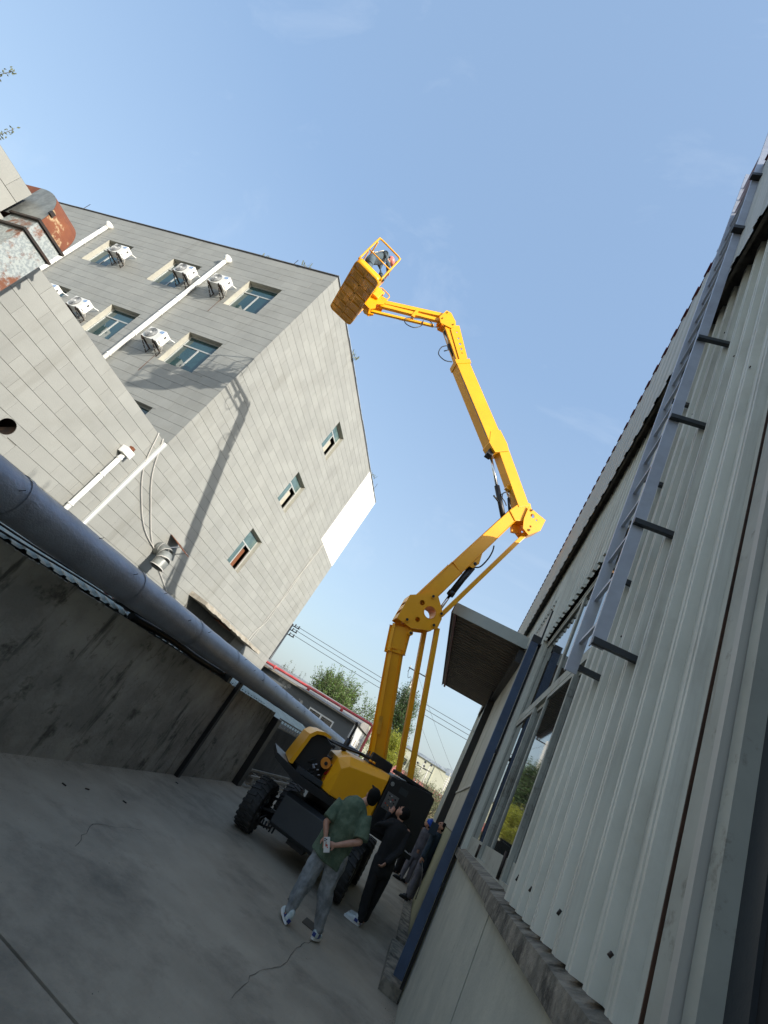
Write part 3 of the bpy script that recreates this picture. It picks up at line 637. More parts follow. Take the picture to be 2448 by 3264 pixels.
# ------------------------------------------------------------------ metal shed on the right
XR, YS = 0.60, 24.0
shed = empty('metal_shed', (XR, 4, 0), 'long metal clad shed with ribbed walls, window, deep eaves and canopy', 'building')
MB().box((XR, -9, 0), (XR + .2, 3.795, 1.56)).build('base_wall', M['dado'], shed)
MB().box((XR - .004, 3.81, 0), (XR + .2, 7.44, 1.56)).build('base_wall', M['dado'], shed)
MB().box((XR + .02, -9, 0), (XR + .25, 7.44, 1.55)).build('base_core', M['dark'], shed)
def rough_sill(y0, y1, seed, amp, z=0.0, dx=0.0):
    rr = random.Random(seed); b = MB(); n = max(4, int((y1 - y0) / .11)); base = 0
    for i in range(n + 1):
        y = y0 + (y1 - y0) * i / n; a = amp * (noise.noise(V((y * 2.1, seed, 0))) + .5 * noise.noise(V((y * 9, seed, 3))) + .12 * noise.noise(V((y * 31, seed, 9))))
        a2 = amp * .6 * (noise.noise(V((y * 3.3, seed, 7))) + .5 * noise.noise(V((y * 13, seed, 5))))
        b.v += [V((XR + .045, y, 1.712 + z + a2 * .5)), V((XR - .045 + dx + a, y, 1.668 + z + a2)), V((XR - .047 + dx + a, y, 1.62 + z)), V((XR - .046 + dx + a, y, 1.578 + z)), V((XR + .045, y, 1.574))]
    for i in range(n):
        for j in range(5):
            q = i * 5; b.f.append((q + j, q + (j + 1) % 5, q + 5 + (j + 1) % 5, q + 5 + j)); b.sm.append(False)
    b.f += [tuple(range(5)), tuple(n * 5 + 4 - k for k in range(5))]; b.sm += [False] * 2
    return b.build('sill', M['sill'], shed)
rough_sill(3.815, 7.42, 1, .002)
rough_sill(1.40, 3.79, 2, .004, -.012, -.002); rough_sill(-9, 1.385, 3, .004, -.012, -.004)
def ribbed(parent, y0, y1, z0, z1, x, name='wall_sheet', m='sheet', pitch=.185, depth=.036, width=.82, facing=-1, jag=0.0, back=True, lap=.004):
    """trapezoid-ribbed sheets with real folds, each sheet a part; ribs vertical"""
    y = y0; k = 0
    while y < y1 - .02:
        ye = min(y + width, y1); pts = []; yy = y; xo = x + facing * (lap if k % 2 else 0)
        while yy < ye - 1e-4:
            for (a, d) in ((0, 0), (.10, 0), (.115, -.22), (.13, 0), (.30, 0), (.345, 1), (.44, 1), (.452, .80), (.508, .80), (.52, 1), (.625, 1), (.67, 0), (.84, 0), (.855, -.22), (.87, 0)):
                q = yy + a * pitch
                if q < ye: pts.append((xo + facing * depth * d, q))
            yy += pitch
        pts.append((xo, ye)); b = MB(); n = len(pts)
        for p in pts: b.v += [V((p[0], p[1], z0)), V((p[0], p[1], z1))]
        for i in range(n - 1): b.f.append((2 * i, 2 * i + 2, 2 * i + 3, 2 * i + 1)); b.sm.append(False)
        b.build(name, M[m], parent, fixn=False); y = ye; k += 1
ribbed(shed, 1.51, 3.36, 1.69, 6.50, XR, width=.925)
ribbed(shed, 3.36, 7.46, 4.63, 6.50, XR)
ribbed(shed, 7.46, YS, 5.62, 6.50, XR)
b = MB(); b.box((XR + .04, -9, 1.6), (XR + .3, 3.33, 8.3)); b.box((XR + .04, 3.33, 4.66), (XR + .3, YS, 8.3)); b.box((XR + .04, 7.45, 0), (XR + .3, YS, 4.66)); b.box((XR + .32, 3.2, 1.5), (XR + .36, 7.5, 4.8)); b.build('wall_core', M['dark'], shed)
b = MB(); b.box((XR + .3, -9, 0), (XR + 9, YS, 8.3)); b.build('shed_interior', M['dark'], shed)
# rusty vertical edge, flat flashing, pilaster and the dark glazed bay at the near end
MB().box((XR - .010, 1.501, 1.69), (XR + .03, 1.506, 6.5)).build('sheet_edge', M['rust_edge'], shed)
MB().box((XR - .006, 1.365, 1.65), (XR + .03, 1.49, 6.5)).build('flashing', M['flash'], shed)
MB().box((XR - .03, 1.335, 1.65), (XR + .03, 1.3645, 6.5)).build('flashing_lip', M['fascia'], shed)
MB().box((XR - .012, 1.275, 1.65), (XR + .03, 1.325, 6.5)).build('flashing', M['flash'], shed)
MB().box((XR + .03, 1.20, 1.65), (XR + .10, 1.335, 6.5)).build('frame_post', M['gunmetal'], shed)
MB().box((XR + .10, -2.6, 1.70), (XR + .11, 1.20, 6.3)).build('end_window_pane', M['shed_glass'], shed)
MB().box((XR + .03, -9, 1.6), (XR + .12, -2.6, 6.5)).build('wall_sheet', M['sheet'], shed)
# screws
rr = random.Random(5)
for (y, z) in ((2.05, 4.9), (2.42, 5.7), (2.6, 4.95), (1.95, 5.6), (2.9, 4.1), (2.2, 4.3), (3.0, 5.2), (1.75, 4.4), (2.62, 3.1), (1.8, 3.3), (3.1, 3.05)):
    MB().tube([(XR - .0265, y, z), (XR - .032, y, z)], .006, 6).build('screw', M['black_metal'], shed)
for y in (1.69, 2.25, 2.80, 3.17):
    MB().tube([(XR - .027, y, 1.80 + rr.uniform(-.03, .03)), (XR - .034, y, 1.795)], .0055, 6).build('screw', M['black_metal'], shed)
# window
WX = XR + .035
win = MB().box((WX, 3.36, 1.70), (WX + .06, 3.41, 4.62)).box((WX, 7.06, 1.70), (WX + .06, 7.11, 4.62)).box((WX, 3.41, 4.57), (WX + .06, 7.06, 4.62)).box((WX, 3.41, 1.70), (WX + .06, 7.06, 1.735)).box((WX + .001, 3.41, 3.34), (WX + .059, 7.06, 3.40)).build('window_frame', M['flash'], shed)
MB().box((XR - .02, 7.112, 1.66), (XR + .07, 7.42, 4.66)).build('window_jamb', M['sheet'], shed)
MB().box((XR - .028, 3.34, 1.69), (XR + .03, 3.357, 4.66)).build('sheet_edge', M['beige_panel'], shed)
def leaf(y0, y1, z0, z1, x, rail=.13, st=.055):
    f = MB().box((x, y0, z0), (x + .03, y0 + st, z1)).box((x, y1 - st, z0), (x + .03, y1, z1)).box((x + .0005, y0 + st, z0), (x + .0295, y1 - st, z0 + rail)).box((x + .0005, y0 + st, z1 - .05), (x + .0295, y1 - st, z1)).build('window_leaf', M['flash'], shed)
    MB().box((x + .012, y0 + st, z0 + rail), (x + .018, y1 - st, z1 - .05)).build('pane', M['shed_glass'], f)
leaf(5.76, 7.055, 1.736, 3.335, WX + .002); leaf(5.08, 5.80, 1.736, 3.335, WX + .034); leaf(4.05, 5.12, 1.736, 3.335, WX + .002); leaf(3.415, 4.10, 1.736, 3.335, WX + .034)
leaf(5.10, 7.055, 3.405, 4.565, WX + .004, .05); leaf(3.415, 5.095, 3.405, 4.565, WX + .004, .05)
MB().tube([(WX - .012, 4.13, 1.72), (WX - .012, 4.13, 1.90)], .012, 6).tube([(WX - .012, 5.80, 1.72), (WX - .012, 5.80, 1.84)], .012, 6).build('window_catch', M['black_metal'], shed)
# eaves: soffit, ribbed fascia, dark roof-sheet edge
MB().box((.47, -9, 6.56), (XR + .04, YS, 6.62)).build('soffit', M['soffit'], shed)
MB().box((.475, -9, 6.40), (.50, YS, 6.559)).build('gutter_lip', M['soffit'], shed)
yy = -9
while yy < YS:
    y2 = min(yy + 3.0, YS); ribbed(shed, yy, y2 - .004, 6.36, 8.34, .455, 'fascia_sheet', 'fascia', pitch=.30, depth=.012, width=3.0, lap=0); yy = y2
b = MB(); yy = -9
while yy < YS:
    b.box((.425, yy, 8.341), (1.2, yy + .16, 8.375)); b.box((.438, yy + .16, 8.347), (1.2, yy + .30, 8.368)); yy += .30
b.build('roof_edge', M['maroon'], shed, kind='stuff')
MB().box((.47, -9, 8.29), (9, YS, 8.338)).build('roof', M['roof'], shed)
MB().box((.46, YS, 0), (9, YS + .1, 8.34)).build('end_wall', M['sheet'], shed)
# door zone beyond the blue pipe: flat beige and yellow panels with open joints
for i, (y0, y1) in enumerate(((7.46, 8.95), (8.96, 10.75), (10.76, 12.9), (12.91, 15.35), (15.72, 18.4), (18.41, 21.2), (21.21, YS))):
    MB().box((XR - .005 - .004 * (i % 2), y0, 1.75), (XR + .04, y1 - .012, 5.60)).build('door_panel', M['beige_panel'] if i < 4 else M['fascia'], shed)
    MB().box((XR - .012, y0, .02), (XR + .04, y1 - .012, 1.735)).build('door_panel_lower', M['yellow_panel'] if i < 4 else M['beige_panel'], shed)
MB().box((XR - .035, 7.5, 2.55), (XR - .006, 15.3, 2.60)).build('door_rail', M['fascia'], shed)
MB().box((XR - .05, 9.4, 1.95), (XR - .013, 9.5, 2.35)).build('door_handle', M['black_metal'], shed)
MB().box((.40, 15.37, 0), (XR + .02, 15.70, 5.6)).build('steel_column', M['blackp'], shed)
# canopy
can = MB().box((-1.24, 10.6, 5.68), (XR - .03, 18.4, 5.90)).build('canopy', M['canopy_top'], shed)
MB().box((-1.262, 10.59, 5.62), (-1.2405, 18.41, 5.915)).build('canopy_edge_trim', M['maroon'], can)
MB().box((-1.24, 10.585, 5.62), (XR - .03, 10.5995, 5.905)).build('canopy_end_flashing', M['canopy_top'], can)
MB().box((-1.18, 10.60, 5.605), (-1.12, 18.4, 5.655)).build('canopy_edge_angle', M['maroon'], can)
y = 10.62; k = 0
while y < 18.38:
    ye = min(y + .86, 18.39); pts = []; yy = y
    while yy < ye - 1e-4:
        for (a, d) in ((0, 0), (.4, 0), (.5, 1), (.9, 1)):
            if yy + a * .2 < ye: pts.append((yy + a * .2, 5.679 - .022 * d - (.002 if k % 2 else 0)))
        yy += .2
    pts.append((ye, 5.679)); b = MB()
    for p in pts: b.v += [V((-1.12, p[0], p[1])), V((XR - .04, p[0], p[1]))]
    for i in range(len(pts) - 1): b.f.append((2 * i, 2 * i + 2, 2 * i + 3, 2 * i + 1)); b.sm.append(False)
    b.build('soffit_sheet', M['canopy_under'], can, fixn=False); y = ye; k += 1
MB().box((.45, 10.7, 5.3), (XR - .012, 15.3, 5.61)).build('canopy_beam', M['blackp'], shed)
# step and kerb at the wall foot
MB().box((.33, 7.42, 0), (XR - .02, 9.35, .13)).build('concrete_step', M['sill'], label='rough concrete step at the foot of the blue downpipe', cat='step', bevel=.012, loc=(.45, 8.3, 0))
MB().box((.40, 9.9, 0), (XR - .02, 15.2, .07)).build('kerb', M['sill'], label='low concrete kerb along the shed wall behind the bystanders', cat='kerb', bevel=.01, loc=(.5, 12, 0))
# dark blue square downpipe
bp = empty('square_downpipe', (.48, 7.36, 0), 'dark blue square downpipe standing off the shed wall', 'downpipe')
MB().box((.42, 7.30, .22), (.535, 7.42, 4.62)).build('pipe', M['blue_pipe'], bp, bevel=.006)
MB().box((.42, 7.302, 4.6205), (XR - .005, 7.418, 4.74)).build('pipe_elbow', M['blackp'], bp, bevel=.006)
for zz in (1.2, 2.9): MB().box((.536, 7.34, zz), (XR - .03, 7.38, zz + .05)).build('wall_clip', M['blackp'], bp)
MB().box((.548, 7.425, .02), (XR - .013, 7.455, 5.3)).build('shadow_gap', M['blackp'], shed)  # black board added to stand for the shade between downpipe and wall
# fixed ladder
lad = empty('fixed_ladder', (.42, 2.55, 2.8), 'galvanised fixed ladder on brackets running up the shed wall past the eaves', 'ladder')
for yy in (2.30, 2.78):
    MB().box((.383, yy, 2.84), (.447, yy + .007, 9.4)).box((.383, yy + .0071, 2.84), (.389, yy + .03, 9.4)).build('stringer', M['galv'], lad)
for k in range(21):
    z = 3.02 + k * .30; MB().box((.405, 2.331 if 0 else 2.3075, z), (.425, 2.779, z + .02)).build('rung', M['galv'], lad)
def brk(z, y):
    b = MB(); b.box((.385, y - .030, z - .016), (XR - .002, y - .001, z + .016)); b.build('bracket', M['gunmetal'], lad)
for z in (5.36, 4.50, 3.62, 2.86): brk(z, 2.299)
for z in (5.30, 4.42, 3.56, 2.90): brk(z, 2.84)
for z in (6.95, 8.0): MB().box((.36, 2.25, z - .025), (.4525, 2.299, z + .025)).build('bracket', M['blackp'], lad)

# ------------------------------------------------------------------ left side: concrete wall, pipe, lean-to roof
cw = empty('concrete_wall', (-4.3, 3, 0), 'long stained dark concrete wall on the left of the yard', 'wall')
ys = [-9, -5, -1.2, 2.6, 9.30, 12.32]
for a, c in zip(ys[:-1], ys[1:]): MB().box((-4.43, a + .004, 0), (-4.19, c - .004, 1.74)).build('wall_panel', M['old_concrete'], cw)
rr = random.Random(8); b = MB()
for k in range(240):
    y = rr.uniform(2.0, 12.3); s_ = rr.uniform(.006, .022); b.box((-4.20 - s_, y, 1.7395), (-4.19 + rr.uniform(0, .012), y + s_ * rr.uniform(1, 5), 1.742 + s_ * .5))
b.build('mortar_crumb', M['old_concrete'], cw, kind='stuff')
for (y0, y1, x0, x1, h_, lab, nm) in ((9.33, 9.43, -4.185, -4.10, 1.9, 'thin dark steel post in front of the concrete wall holding the big pipe', 'steel_post'), (12.33, 12.62, -4.42, -4.03, 1.66, 'thick black pillar at the end of the concrete wall', 'pillar')):
    MB().box((x0, y0, 0), (x1, y1, h_)).build(nm, M['blackp'], label=lab, cat='post', loc=((x0 + x1) / 2, (y0 + y1) / 2, 0), bevel=.004)
bw = empty('back_wall', (-4.9, 18, 0), 'lower sooty concrete wall set back behind the lift', 'wall')
for a, c in ((12.66, 17), (17.01, 22), (22.01, 27)): MB().box((-5.0, a, 0), (-4.78, c, 1.42)).build('wall_panel', mat('sooty_concrete%d' % a, (0.085, 0.083, 0.08), .9, col2=(.04, .04, .04), scale=1.1, detail=10, grime=((.17, .165, .16), 2.2, .7, .55, .75), streak=((.02, .02, .02), 2.5, .7, .5, .7, (1, .8, .25)), bump=.4), bw)
hl = empty('aluminium_ladder', (-4.7, 16, 1.5), 'pale ladder lying level along the top of the set back wall', 'ladder')
for zz in (1.44, 1.66): MB().box((-4.70, 14.4, zz - .02), (-4.66, 18.4, zz + .02)).build('stringer', M['wood'], hl)
for k in range(12): MB().box((-4.69, 14.6 + k * .33, 1.462), (-4.67, 14.63 + k * .33, 1.638)).build('rung', M['wood'], hl)
rk = empty('timber_stack', (-4.1, 15, 0), 'low stack of pale timber rails on the ground behind the rear wheels', 'timber')
for (x, z) in ((-4.0, .27), (-4.35, .30), (-4.0, .10), (-4.35, .10)): MB().beam((x, 12.75, z), (x + .12, 17.2, z), .06, .045).build('rail', M['wood'], rk)
for k in range(6): MB().box((-4.4, 12.9 + k * .8, .125), (-3.95, 12.97 + k * .8, .245)).build('cross_block', M['wood'], rk)
# insulated pipe
PX, PZ, PR = -4.10, 2.07, .205
pipe = empty('insulated_pipe', (PX, 6, PZ), 'huge silver jacketed insulated pipe running above the concrete wall', 'pipe')
seg = [-6, -2, 1.2, 3.0, 4.9, 6.6, 8.2, 9.75, 11.6, 13.6, 16, 19, 22.5, 26]
for a, c in zip(seg[:-1], seg[1:]):
    n = max(3, int((c - a) / .25)); rings = []
    for i in range(n + 1):
        y = a + (c - a) * i / n; ring = []
        for k in range(40):
            t = 2 * math.pi * k / 40; r_ = PR + .006 * noise.noise(V((math.cos(t) * 1.3, math.sin(t) * 1.3, y * 2.3))) + .003 * noise.noise(V((math.cos(t) * 4, math.sin(t) * 4, y * 6)))
            ring.append((PX + r_ * math.cos(t), y, PZ + r_ * math.sin(t)))
        rings.append(ring)
    MB().loft(rings, cap=False).build('pipe_jacket', M['pipe_jacket'], pipe)
    if a > 0: MB().tube([(PX, a - .03, PZ), (PX, a + .03, PZ)], PR + .008, 40, cap=False).build('jacket_band', M['pipe_jacket'], pipe)
rr = random.Random(2)
for k in range(16):
    y = 2.3 + k * .75 + rr.uniform(-.2, .2); t = rr.uniform(.2, 1.3); p = V((PX + (PR + .004) * math.cos(t), y, PZ + (PR + .004) * math.sin(t)))
    MB().beam(p, p + V((.012, .03, .035)), .006, .006).build('rivet_wire', M['black_metal'], pipe)
MB().box((-4.42, 8.75, 1.742), (-4.12, 8.86, 1.875)).build('pipe_support', M['blackp'], label='black bracket between the wall top and the big pipe', cat='bracket', loc=(-4.3, 8.8, 1.74))
cable([(-4.33, 5.6, 1.80), (-4.31, 6.6, 1.83), (-4.30, 7.6, 1.81), (-4.28, 8.72, 1.82)], .055, M['hose'], 'thick black hose lying along the wall top beneath the pipe', name='black_hose')
cable([(-4.36, 5.2, 1.86), (-4.36, 6.6, 1.90), (-4.34, 7.7, 1.87), (-4.30, 8.72, 1.85)], .035, M['hose'], 'thinner black hose lying on the thick one beneath the pipe', name='black_hose')
cable([(-4.42, 1.6, 1.88), (-4.42, 3.3, 1.85), (-4.43, 4.9, 1.87), (-4.43, 6.5, 1.88)], .011, M['hose'], 'upper thin black cable over the pale roof sheets below the pipe', name='thin_cable')
cable([(-4.40, 1.6, 1.83), (-4.40, 3.1, 1.80), (-4.41, 4.8, 1.84), (-4.43, 6.4, 1.83)], .011, M['hose'], 'lower thin black cable over the pale roof sheets below the pipe', name='thin_cable')
cable([(-4.62, 5.25, 1.87), (-4.52, 5.7, 1.84), (-4.44, 6.15, 1.80)], .028, M['pinkpipe'], 'short faded red pipe on the roof sheets under the big pipe', name='red_pipe', cat='pipe')
rf = empty('lean_to_roof', (-5.8, 8, 2), 'pale green corrugated roof sheets behind the concrete wall', 'roof')
y = 0.6; k = 0
sl_ = V((-1, 0, .34)).normalized(); up_ = V((.34, 0, 1)).normalized()
while y < 20:
    w2 = .80; b = MB(); pts = []
    yy = 0
    while yy < w2 - 1e-4:
        for (a, d) in ((0, 0), (.5, 0), (.62, 1), (.82, 1), (.94, 0)): pts.append((y + yy + a * .2, .022 * d))
        yy += .2
    pts.append((y + w2, 0)); e0 = random.Random(k).uniform(-.03, .03)
    A = V((-4.36 + e0, 0, 1.76 + .004 * (k % 2)))
    if y + w2 > 12: A = V((-4.85 + e0, 0, 1.55))
    for p in pts:
        q = A + V((0, p[0], 0)) + up_ * p[1]; b.v += [q, q + sl_ * 2.25]
    for i in range(len(pts) - 1): b.f.append((2 * i, 2 * i + 2, 2 * i + 3, 2 * i + 1)); b.sm.append(False)
    b.build('roof_sheet', M['pale_sheet'], rf, fixn=False); y += w2 - .002; k += 1
MB().box((-6.6, -6, 0), (-6.45, 20, 2.3)).build('lean_to_wall', M['grey_render'], rf)

# ------------------------------------------------------------------ articulated boom lift
TH = R(20.5); LU = V((math.cos(TH), math.sin(TH), 0)); LN = V((math.sin(TH), -math.cos(TH), 0)); LT = V((-1.5, 9.91, 0)); UZ = V((0, 0, 1))
def LP(s, z, off=0.0): return LT + LU * s + UZ * z + LN * off
lift = empty('boom_lift', (-1.6, 10.4, 0), 'yellow articulated boom lift with black chassis, raised over the yard', 'boom lift')
def lbox(b, s0, s1, z0, z1, o0, o1):
    return b.obox(LP((s0 + s1) / 2, (z0 + z1) / 2, (o0 + o1) / 2), LU, LN, UZ, (abs(s1 - s0) / 2, abs(o1 - o0) / 2, abs(z1 - z0) / 2))
def lpoly(b, pts, o0, o1):
    return b.poly_extrude([LP(s, z, o0) for s, z in pts], LN * (o1 - o0))
def plate(name, outline, holes, o0, th, m, parent, bevel=0):
    """flat steel plate with real round holes, standing in the boom plane"""
    bm = bmesh.new(); edges = []
    def loop(pts):
        vs = [bm.verts.new((s, z, 0)) for s, z in pts]
        for i in range(len(vs)): edges.append(bm.edges.new((vs[i], vs[(i + 1) % len(vs)])))
    loop(outline)
    for (hs, hz, hr_) in holes: loop([(hs + hr_ * math.cos(2 * math.pi * k / 18), hz + hr_ * math.sin(2 * math.pi * k / 18)) for k in range(18)])
    bmesh.ops.triangle_fill(bm, use_beauty=True, use_dissolve=False, edges=edges)
    ret = bmesh.ops.extrude_face_region(bm, geom=list(bm.faces)); nv = [e for e in ret['geom'] if isinstance(e, bmesh.types.BMVert)]
    for v in nv: v.co.z = th
    wo_ = worigin(parent)
    for v in bm.verts: v.co = LP(v.co.x, v.co.y, o0 + v.co.z) - wo_
    bmesh.ops.recalc_face_normals(bm, faces=bm.faces)
    me = bpy.data.meshes.new(name); bm.to_mesh(me); bm.free(); me.materials.append(m); o = bpy.data.objects.new(name, me); COL.objects.link(o); o.parent = parent; return o
def boxbeam(b, a, c, w0, w1, d0, d1, ch=0.0):
    "tapered hollow-section look: a,c in (s,z); w = in-plane width, d = depth across; ch chamfer"
    A, C = V((a[0], a[1])), V((c[0], c[1])); d = (C - A).normalized(); n = V((-d.y, d.x))
    rings = []
    for P_, w_, dp in ((A, w0, d0), (C, w1, d1)):
        ring = []
        for (i, j) in ((-1, -1), (1, -1), (1, 1), (-1, 1)):
            if ch:
                for (ci, cj) in (((1, 0), (0, 1)) if (i * j > 0) else ((0, 1), (1, 0))):
                    q = P_ + n * (i * (w_ / 2 - (ch * ci))); ring.append(LP(q.x, q.y, j * (dp / 2 - ch * cj)))
            else:
                q = P_ + n * (i * w_ / 2); ring.append(LP(q.x, q.y, j * dp / 2))
        rings.append(ring)
    return b.loft(rings, smooth=False)
# tyres
def make_tyre(x, y, parent):
    t = MB(); prof = [(a_ * 1.035, b_ * 1.08) for (a_, b_) in ((.205, -.10), (.23, -.125), (.30, -.140), (.355, -.137), (.385, -.12), (.392, -.06), (.394, 0), (.392, .06), (.385, .12), (.355, .137), (.30, .140), (.23, .125), (.205, .10), (.19, 0))]
    rings = []
    for (r_, w_) in prof: rings.append([V((x + w_, y + r_ * math.cos(2 * math.pi * k / 44), .424 + r_ * math.sin(2 * math.pi * k / 44))) for k in range(44)])
    rings.append(rings[0]); t.loft(rings, cap=False)
    o = t.build('wheel', M['rubber'], parent)
    b = MB(); N = 22
    for k in range(N):
        for side in (-1, 1):
            a0 = 2 * math.pi * (k + (.5 if side > 0 else 0)) / N
            def q(w_, da, r_): a = a0 + da; return V((x + side * w_, y + r_ * math.cos(a), .424 + r_ * math.sin(a)))
            w0_, w1_, hw = -.015, .155, .060
            rr0, rr1 = .398, .424
            P8 = [q(w0_, -hw - .09, rr0), q(w1_, -hw, .384), q(w1_, hw, .384), q(w0_, hw - .09, rr0), q(w0_, -hw - .09 + .01, rr1 + .004), q(w1_ - .004, -hw + .012, .414), q(w1_ - .004, hw - .012, .414), q(w0_, hw - .10, rr1 + .004)]
            n = len(b.v); b.v += P8
            for f in ((0, 3, 2, 1), (4, 5, 6, 7), (0, 1, 5, 4), (1, 2, 6, 5), (2, 3, 7, 6), (3, 0, 4, 7)): b.f.append(tuple(n + i for i in f)); b.sm.append(False)
    b.build('tread_lug', M['rubber'], o, kind='stuff')
    b = MB(); 
    for sgn in (-1, 1): b.tube([(x + sgn * .05, y, .424), (x + sgn * .085, y, .424), (x + sgn * .115, y, .424)], [.19, .205, .212], 30).tube([(x + sgn * .06, y, .424), (x + sgn * .135, y, .424)], .085, 16)
    b.build('rim', M['gunmetal'], o)
    b = MB()
    for k in range(8):
        a = 2 * math.pi * k / 8
        for sgn in (-1, 1): b.tube([(x + sgn * .115, y + .135 * math.cos(a), .424 + .135 * math.sin(a)), (x + sgn * .130, y + .135 * math.cos(a), .424 + .135 * math.sin(a))], .014, 6)
    b.build('wheel_nut', M['galv'], o, kind='stuff')
for (x, y) in ((-2.565, 9.36), (-.74, 9.42), (-2.58, 11.5), (-.74, 11.5)): make_tyre(x, y, lift)
# chassis and axles
b = MB(); b.poly_extrude([V((-2.13, 8.98, .40)), V((-2.13, 9.0, .83)), V((-2.13, 9.06, .90)), V((-2.13, 9.62, .90)), V((-2.13, 9.62, .36)), V((-2.13, 9.06, .34))], (1.16, 0, 0))
b.build('axle_ballast', M['gunmetal'], lift, bevel=.012)
MB().box((-2.10, 9.6, .40), (-1.0, 11.6, .80)).box((-1.95, 11.6, .38), (-1.15, 11.95, .86)).build('chassis_frame', M['blackp'], lift, bevel=.01)
for y in (9.42, 11.5): MB().tube([(-2.42, y, .41), (-.86, y, .41)], .085, 12).box((-1.78, y - .16, .24), (-1.45, y + .16, .56)).build('axle', M['blackp'], lift)
b = MB()
for k in range(5): b.tube([(-2.28 + k * .055, 9.2 + .01 * k, .33), (-2.27 + k * .055, 9.2, .235 - .01 * (k % 2))], .017, 6)
b.build('hydraulic_fitting', M['blackp'], lift, kind='stuff')
MB().tube([(-2.2, 9.25, .46), (-2.32, 9.1, .34), (-2.30, 9.15, .25), (-2.15, 9.3, .26)], .018, 6).build('hose', M['hose'], lift)
MB().beam((-2.12, 9.3, .70), (-2.42, 9.45, .62), .05, .04).beam((-2.12, 9.15, .52), (-2.40, 9.2, .45), .04, .04).build('steering_link', M['blackp'], lift)
MB().tube([(-1.6, 10.35, .80), (-1.6, 10.35, 1.12)], .48, 32, smooth=True).build('slewing_ring', M['blackp'], lift)
# turret deck
b = MB(); lpoly(b, [(-1.42, 1.30), (-.9, 1.21), (1.36, 1.12), (1.36, 1.05), (-.95, 1.08), (-1.42, 1.22)], -.95, .96); b.build('turret_deck', M['blackp'], lift, bevel=.008)
# yellow engine hood, bevelled like pressed sheet
o1 = 1.0
hood = MB()
F = [LP(-.34, 1.20, o1), LP(.43, 1.235, o1), LP(.45, 1.86, o1), LP(-.25, 1.72, o1), LP(-.36, 1.62, o1)]
K = [LP(-.50, 1.22, o1 - .13), LP(.47, 1.235, o1 - .02), LP(.49, 1.955, o1 - .16), LP(-.28, 1.86, o1 - .20), LP(-.47, 1.74, o1 - .16)]
Bk = [LP(-.52, 1.22, -.05), LP(.47, 1.235, -.05), LP(.49, 1.97, -.05), LP(-.26, 1.90, -.05), LP(-.50, 1.76, -.05)]
hood.v += F + K + Bk
hood.f += [(0, 1, 2, 3, 4), (10, 14, 13, 12, 11)]
for a_, b_ in ((0, 5), (5, 10)):
    for i in range(5): hood.f.append((a_ + i, a_ + (i + 1) % 5, b_ + (i + 1) % 5, b_ + i))
hood.sm += [False] * 12
hood.build('engine_hood', M['yellow'], lift, bevel=.022)
MB().tube([LP(.13, 1.965, .55), LP(.13, 1.995, .55)], .03, 8).tube([LP(.20, 1.97, .55), LP(.20, 2.0, .55)], .03, 8).build('hood_latch', M['yellow'], lift)
# black control cabinet on the right
b = MB(); lpoly(b, [(.475, 1.13), (1.33, 1.15), (1.33, 2.02), (1.22, 2.06), (.475, 1.96)], -.75, .985); b.build('control_cabinet', M['blackp'], lift, bevel=.02)
MB().obox(LP(.98, 2.06, .55), LU, LN, UZ, (.32, .32, .03)).build('cabinet_lid', M['blackp'], lift, bevel=.01)
cp_ = lbox(MB(), .535, .755, 1.475, 1.735, .986, 1.0).build('control_panel', M['panel_grey'], lift, bevel=.003)
rr = random.Random(12)
for (s, z, m_, r_) in ((.58, 1.69, 'blackp', .012), (.62, 1.70, 'logo_white', .008), (.66, 1.66, 'red', .010), (.70, 1.68, 'blackp', .013), (.59, 1.63, 'blackp', .010), (.64, 1.62, 'logo_white', .012), (.70, 1.62, 'blackp', .012), (.57, 1.56, 'red', .011), (.62, 1.55, 'orange', .010), (.66, 1.53, 'blackp', .012), (.72, 1.55, 'logo_white', .009), (.58, 1.50, 'blackp', .010)):
    MB().tube([LP(s, z, 1.0), LP(s, z, 1.018)], r_, 8).build('panel_switch', M[m_], cp_)
MB().tube([LP(.545, 1.862, .986), LP(.545, 1.862, .992)], .036, 24).build('round_badge', M['panel_grey'], lift)
b = MB(); b.tube([LP(.545 + .027 * math.cos(a), 1.862 + .027 * math.sin(a), .993) for a in [2 * math.pi * k / 20 for k in range(21)]], .003, 4); b.tube([LP(.545 - .014, 1.862, .993), LP(.545 + .014, 1.862, .993)], .003, 4).tube([LP(.545, 1.848, .993), LP(.545, 1.876, .993)], .003, 4); b.build('badge_ring', M['logo_white'], lift)
lbox(MB(), .70, .86, 1.80, 1.90, .986, .99).build('grey_label', M['gunmetal'], lift)
# tail: radiator cover with yellow edge, open engine bay
b = MB(); lpoly(b, [(-1.10, 1.29), (-.62, 1.24), (-.62, 1.84), (-.80, 1.90), (-.96, 1.88), (-1.06, 1.76)], -.6, .72); b.build('radiator_cowl', M['blackp'], lift, bevel=.03)
b = MB(); outer = [(-1.17, 1.27), (-1.10, 1.80), (-1.02, 1.90), (-.88, 1.955), (-.74, 1.95)]; inner = [(-1.10, 1.27), (-1.045, 1.77), (-.98, 1.86), (-.86, 1.905), (-.74, 1.905)]
for k in range(4):
    for oo, ss in ((.84, 1), ):
        b.poly_extrude([LP(*outer[k], .86), LP(*outer[k + 1], .86), LP(*inner[k + 1], .86), LP(*inner[k], .86)], LN * -1.5, cap=True)
b.build('tail_cover', M['yellow'], lift)
lbox(MB(), -.62, -.45, 1.2, 1.66, -.4, .5).build('engine_block', M['blackp'], lift, bevel=.02)
lbox(MB(), -1.0, -.50, 1.215, 1.30, -.5, .93).build('engine_tray', M['gunmetal'], lift, bevel=.01)
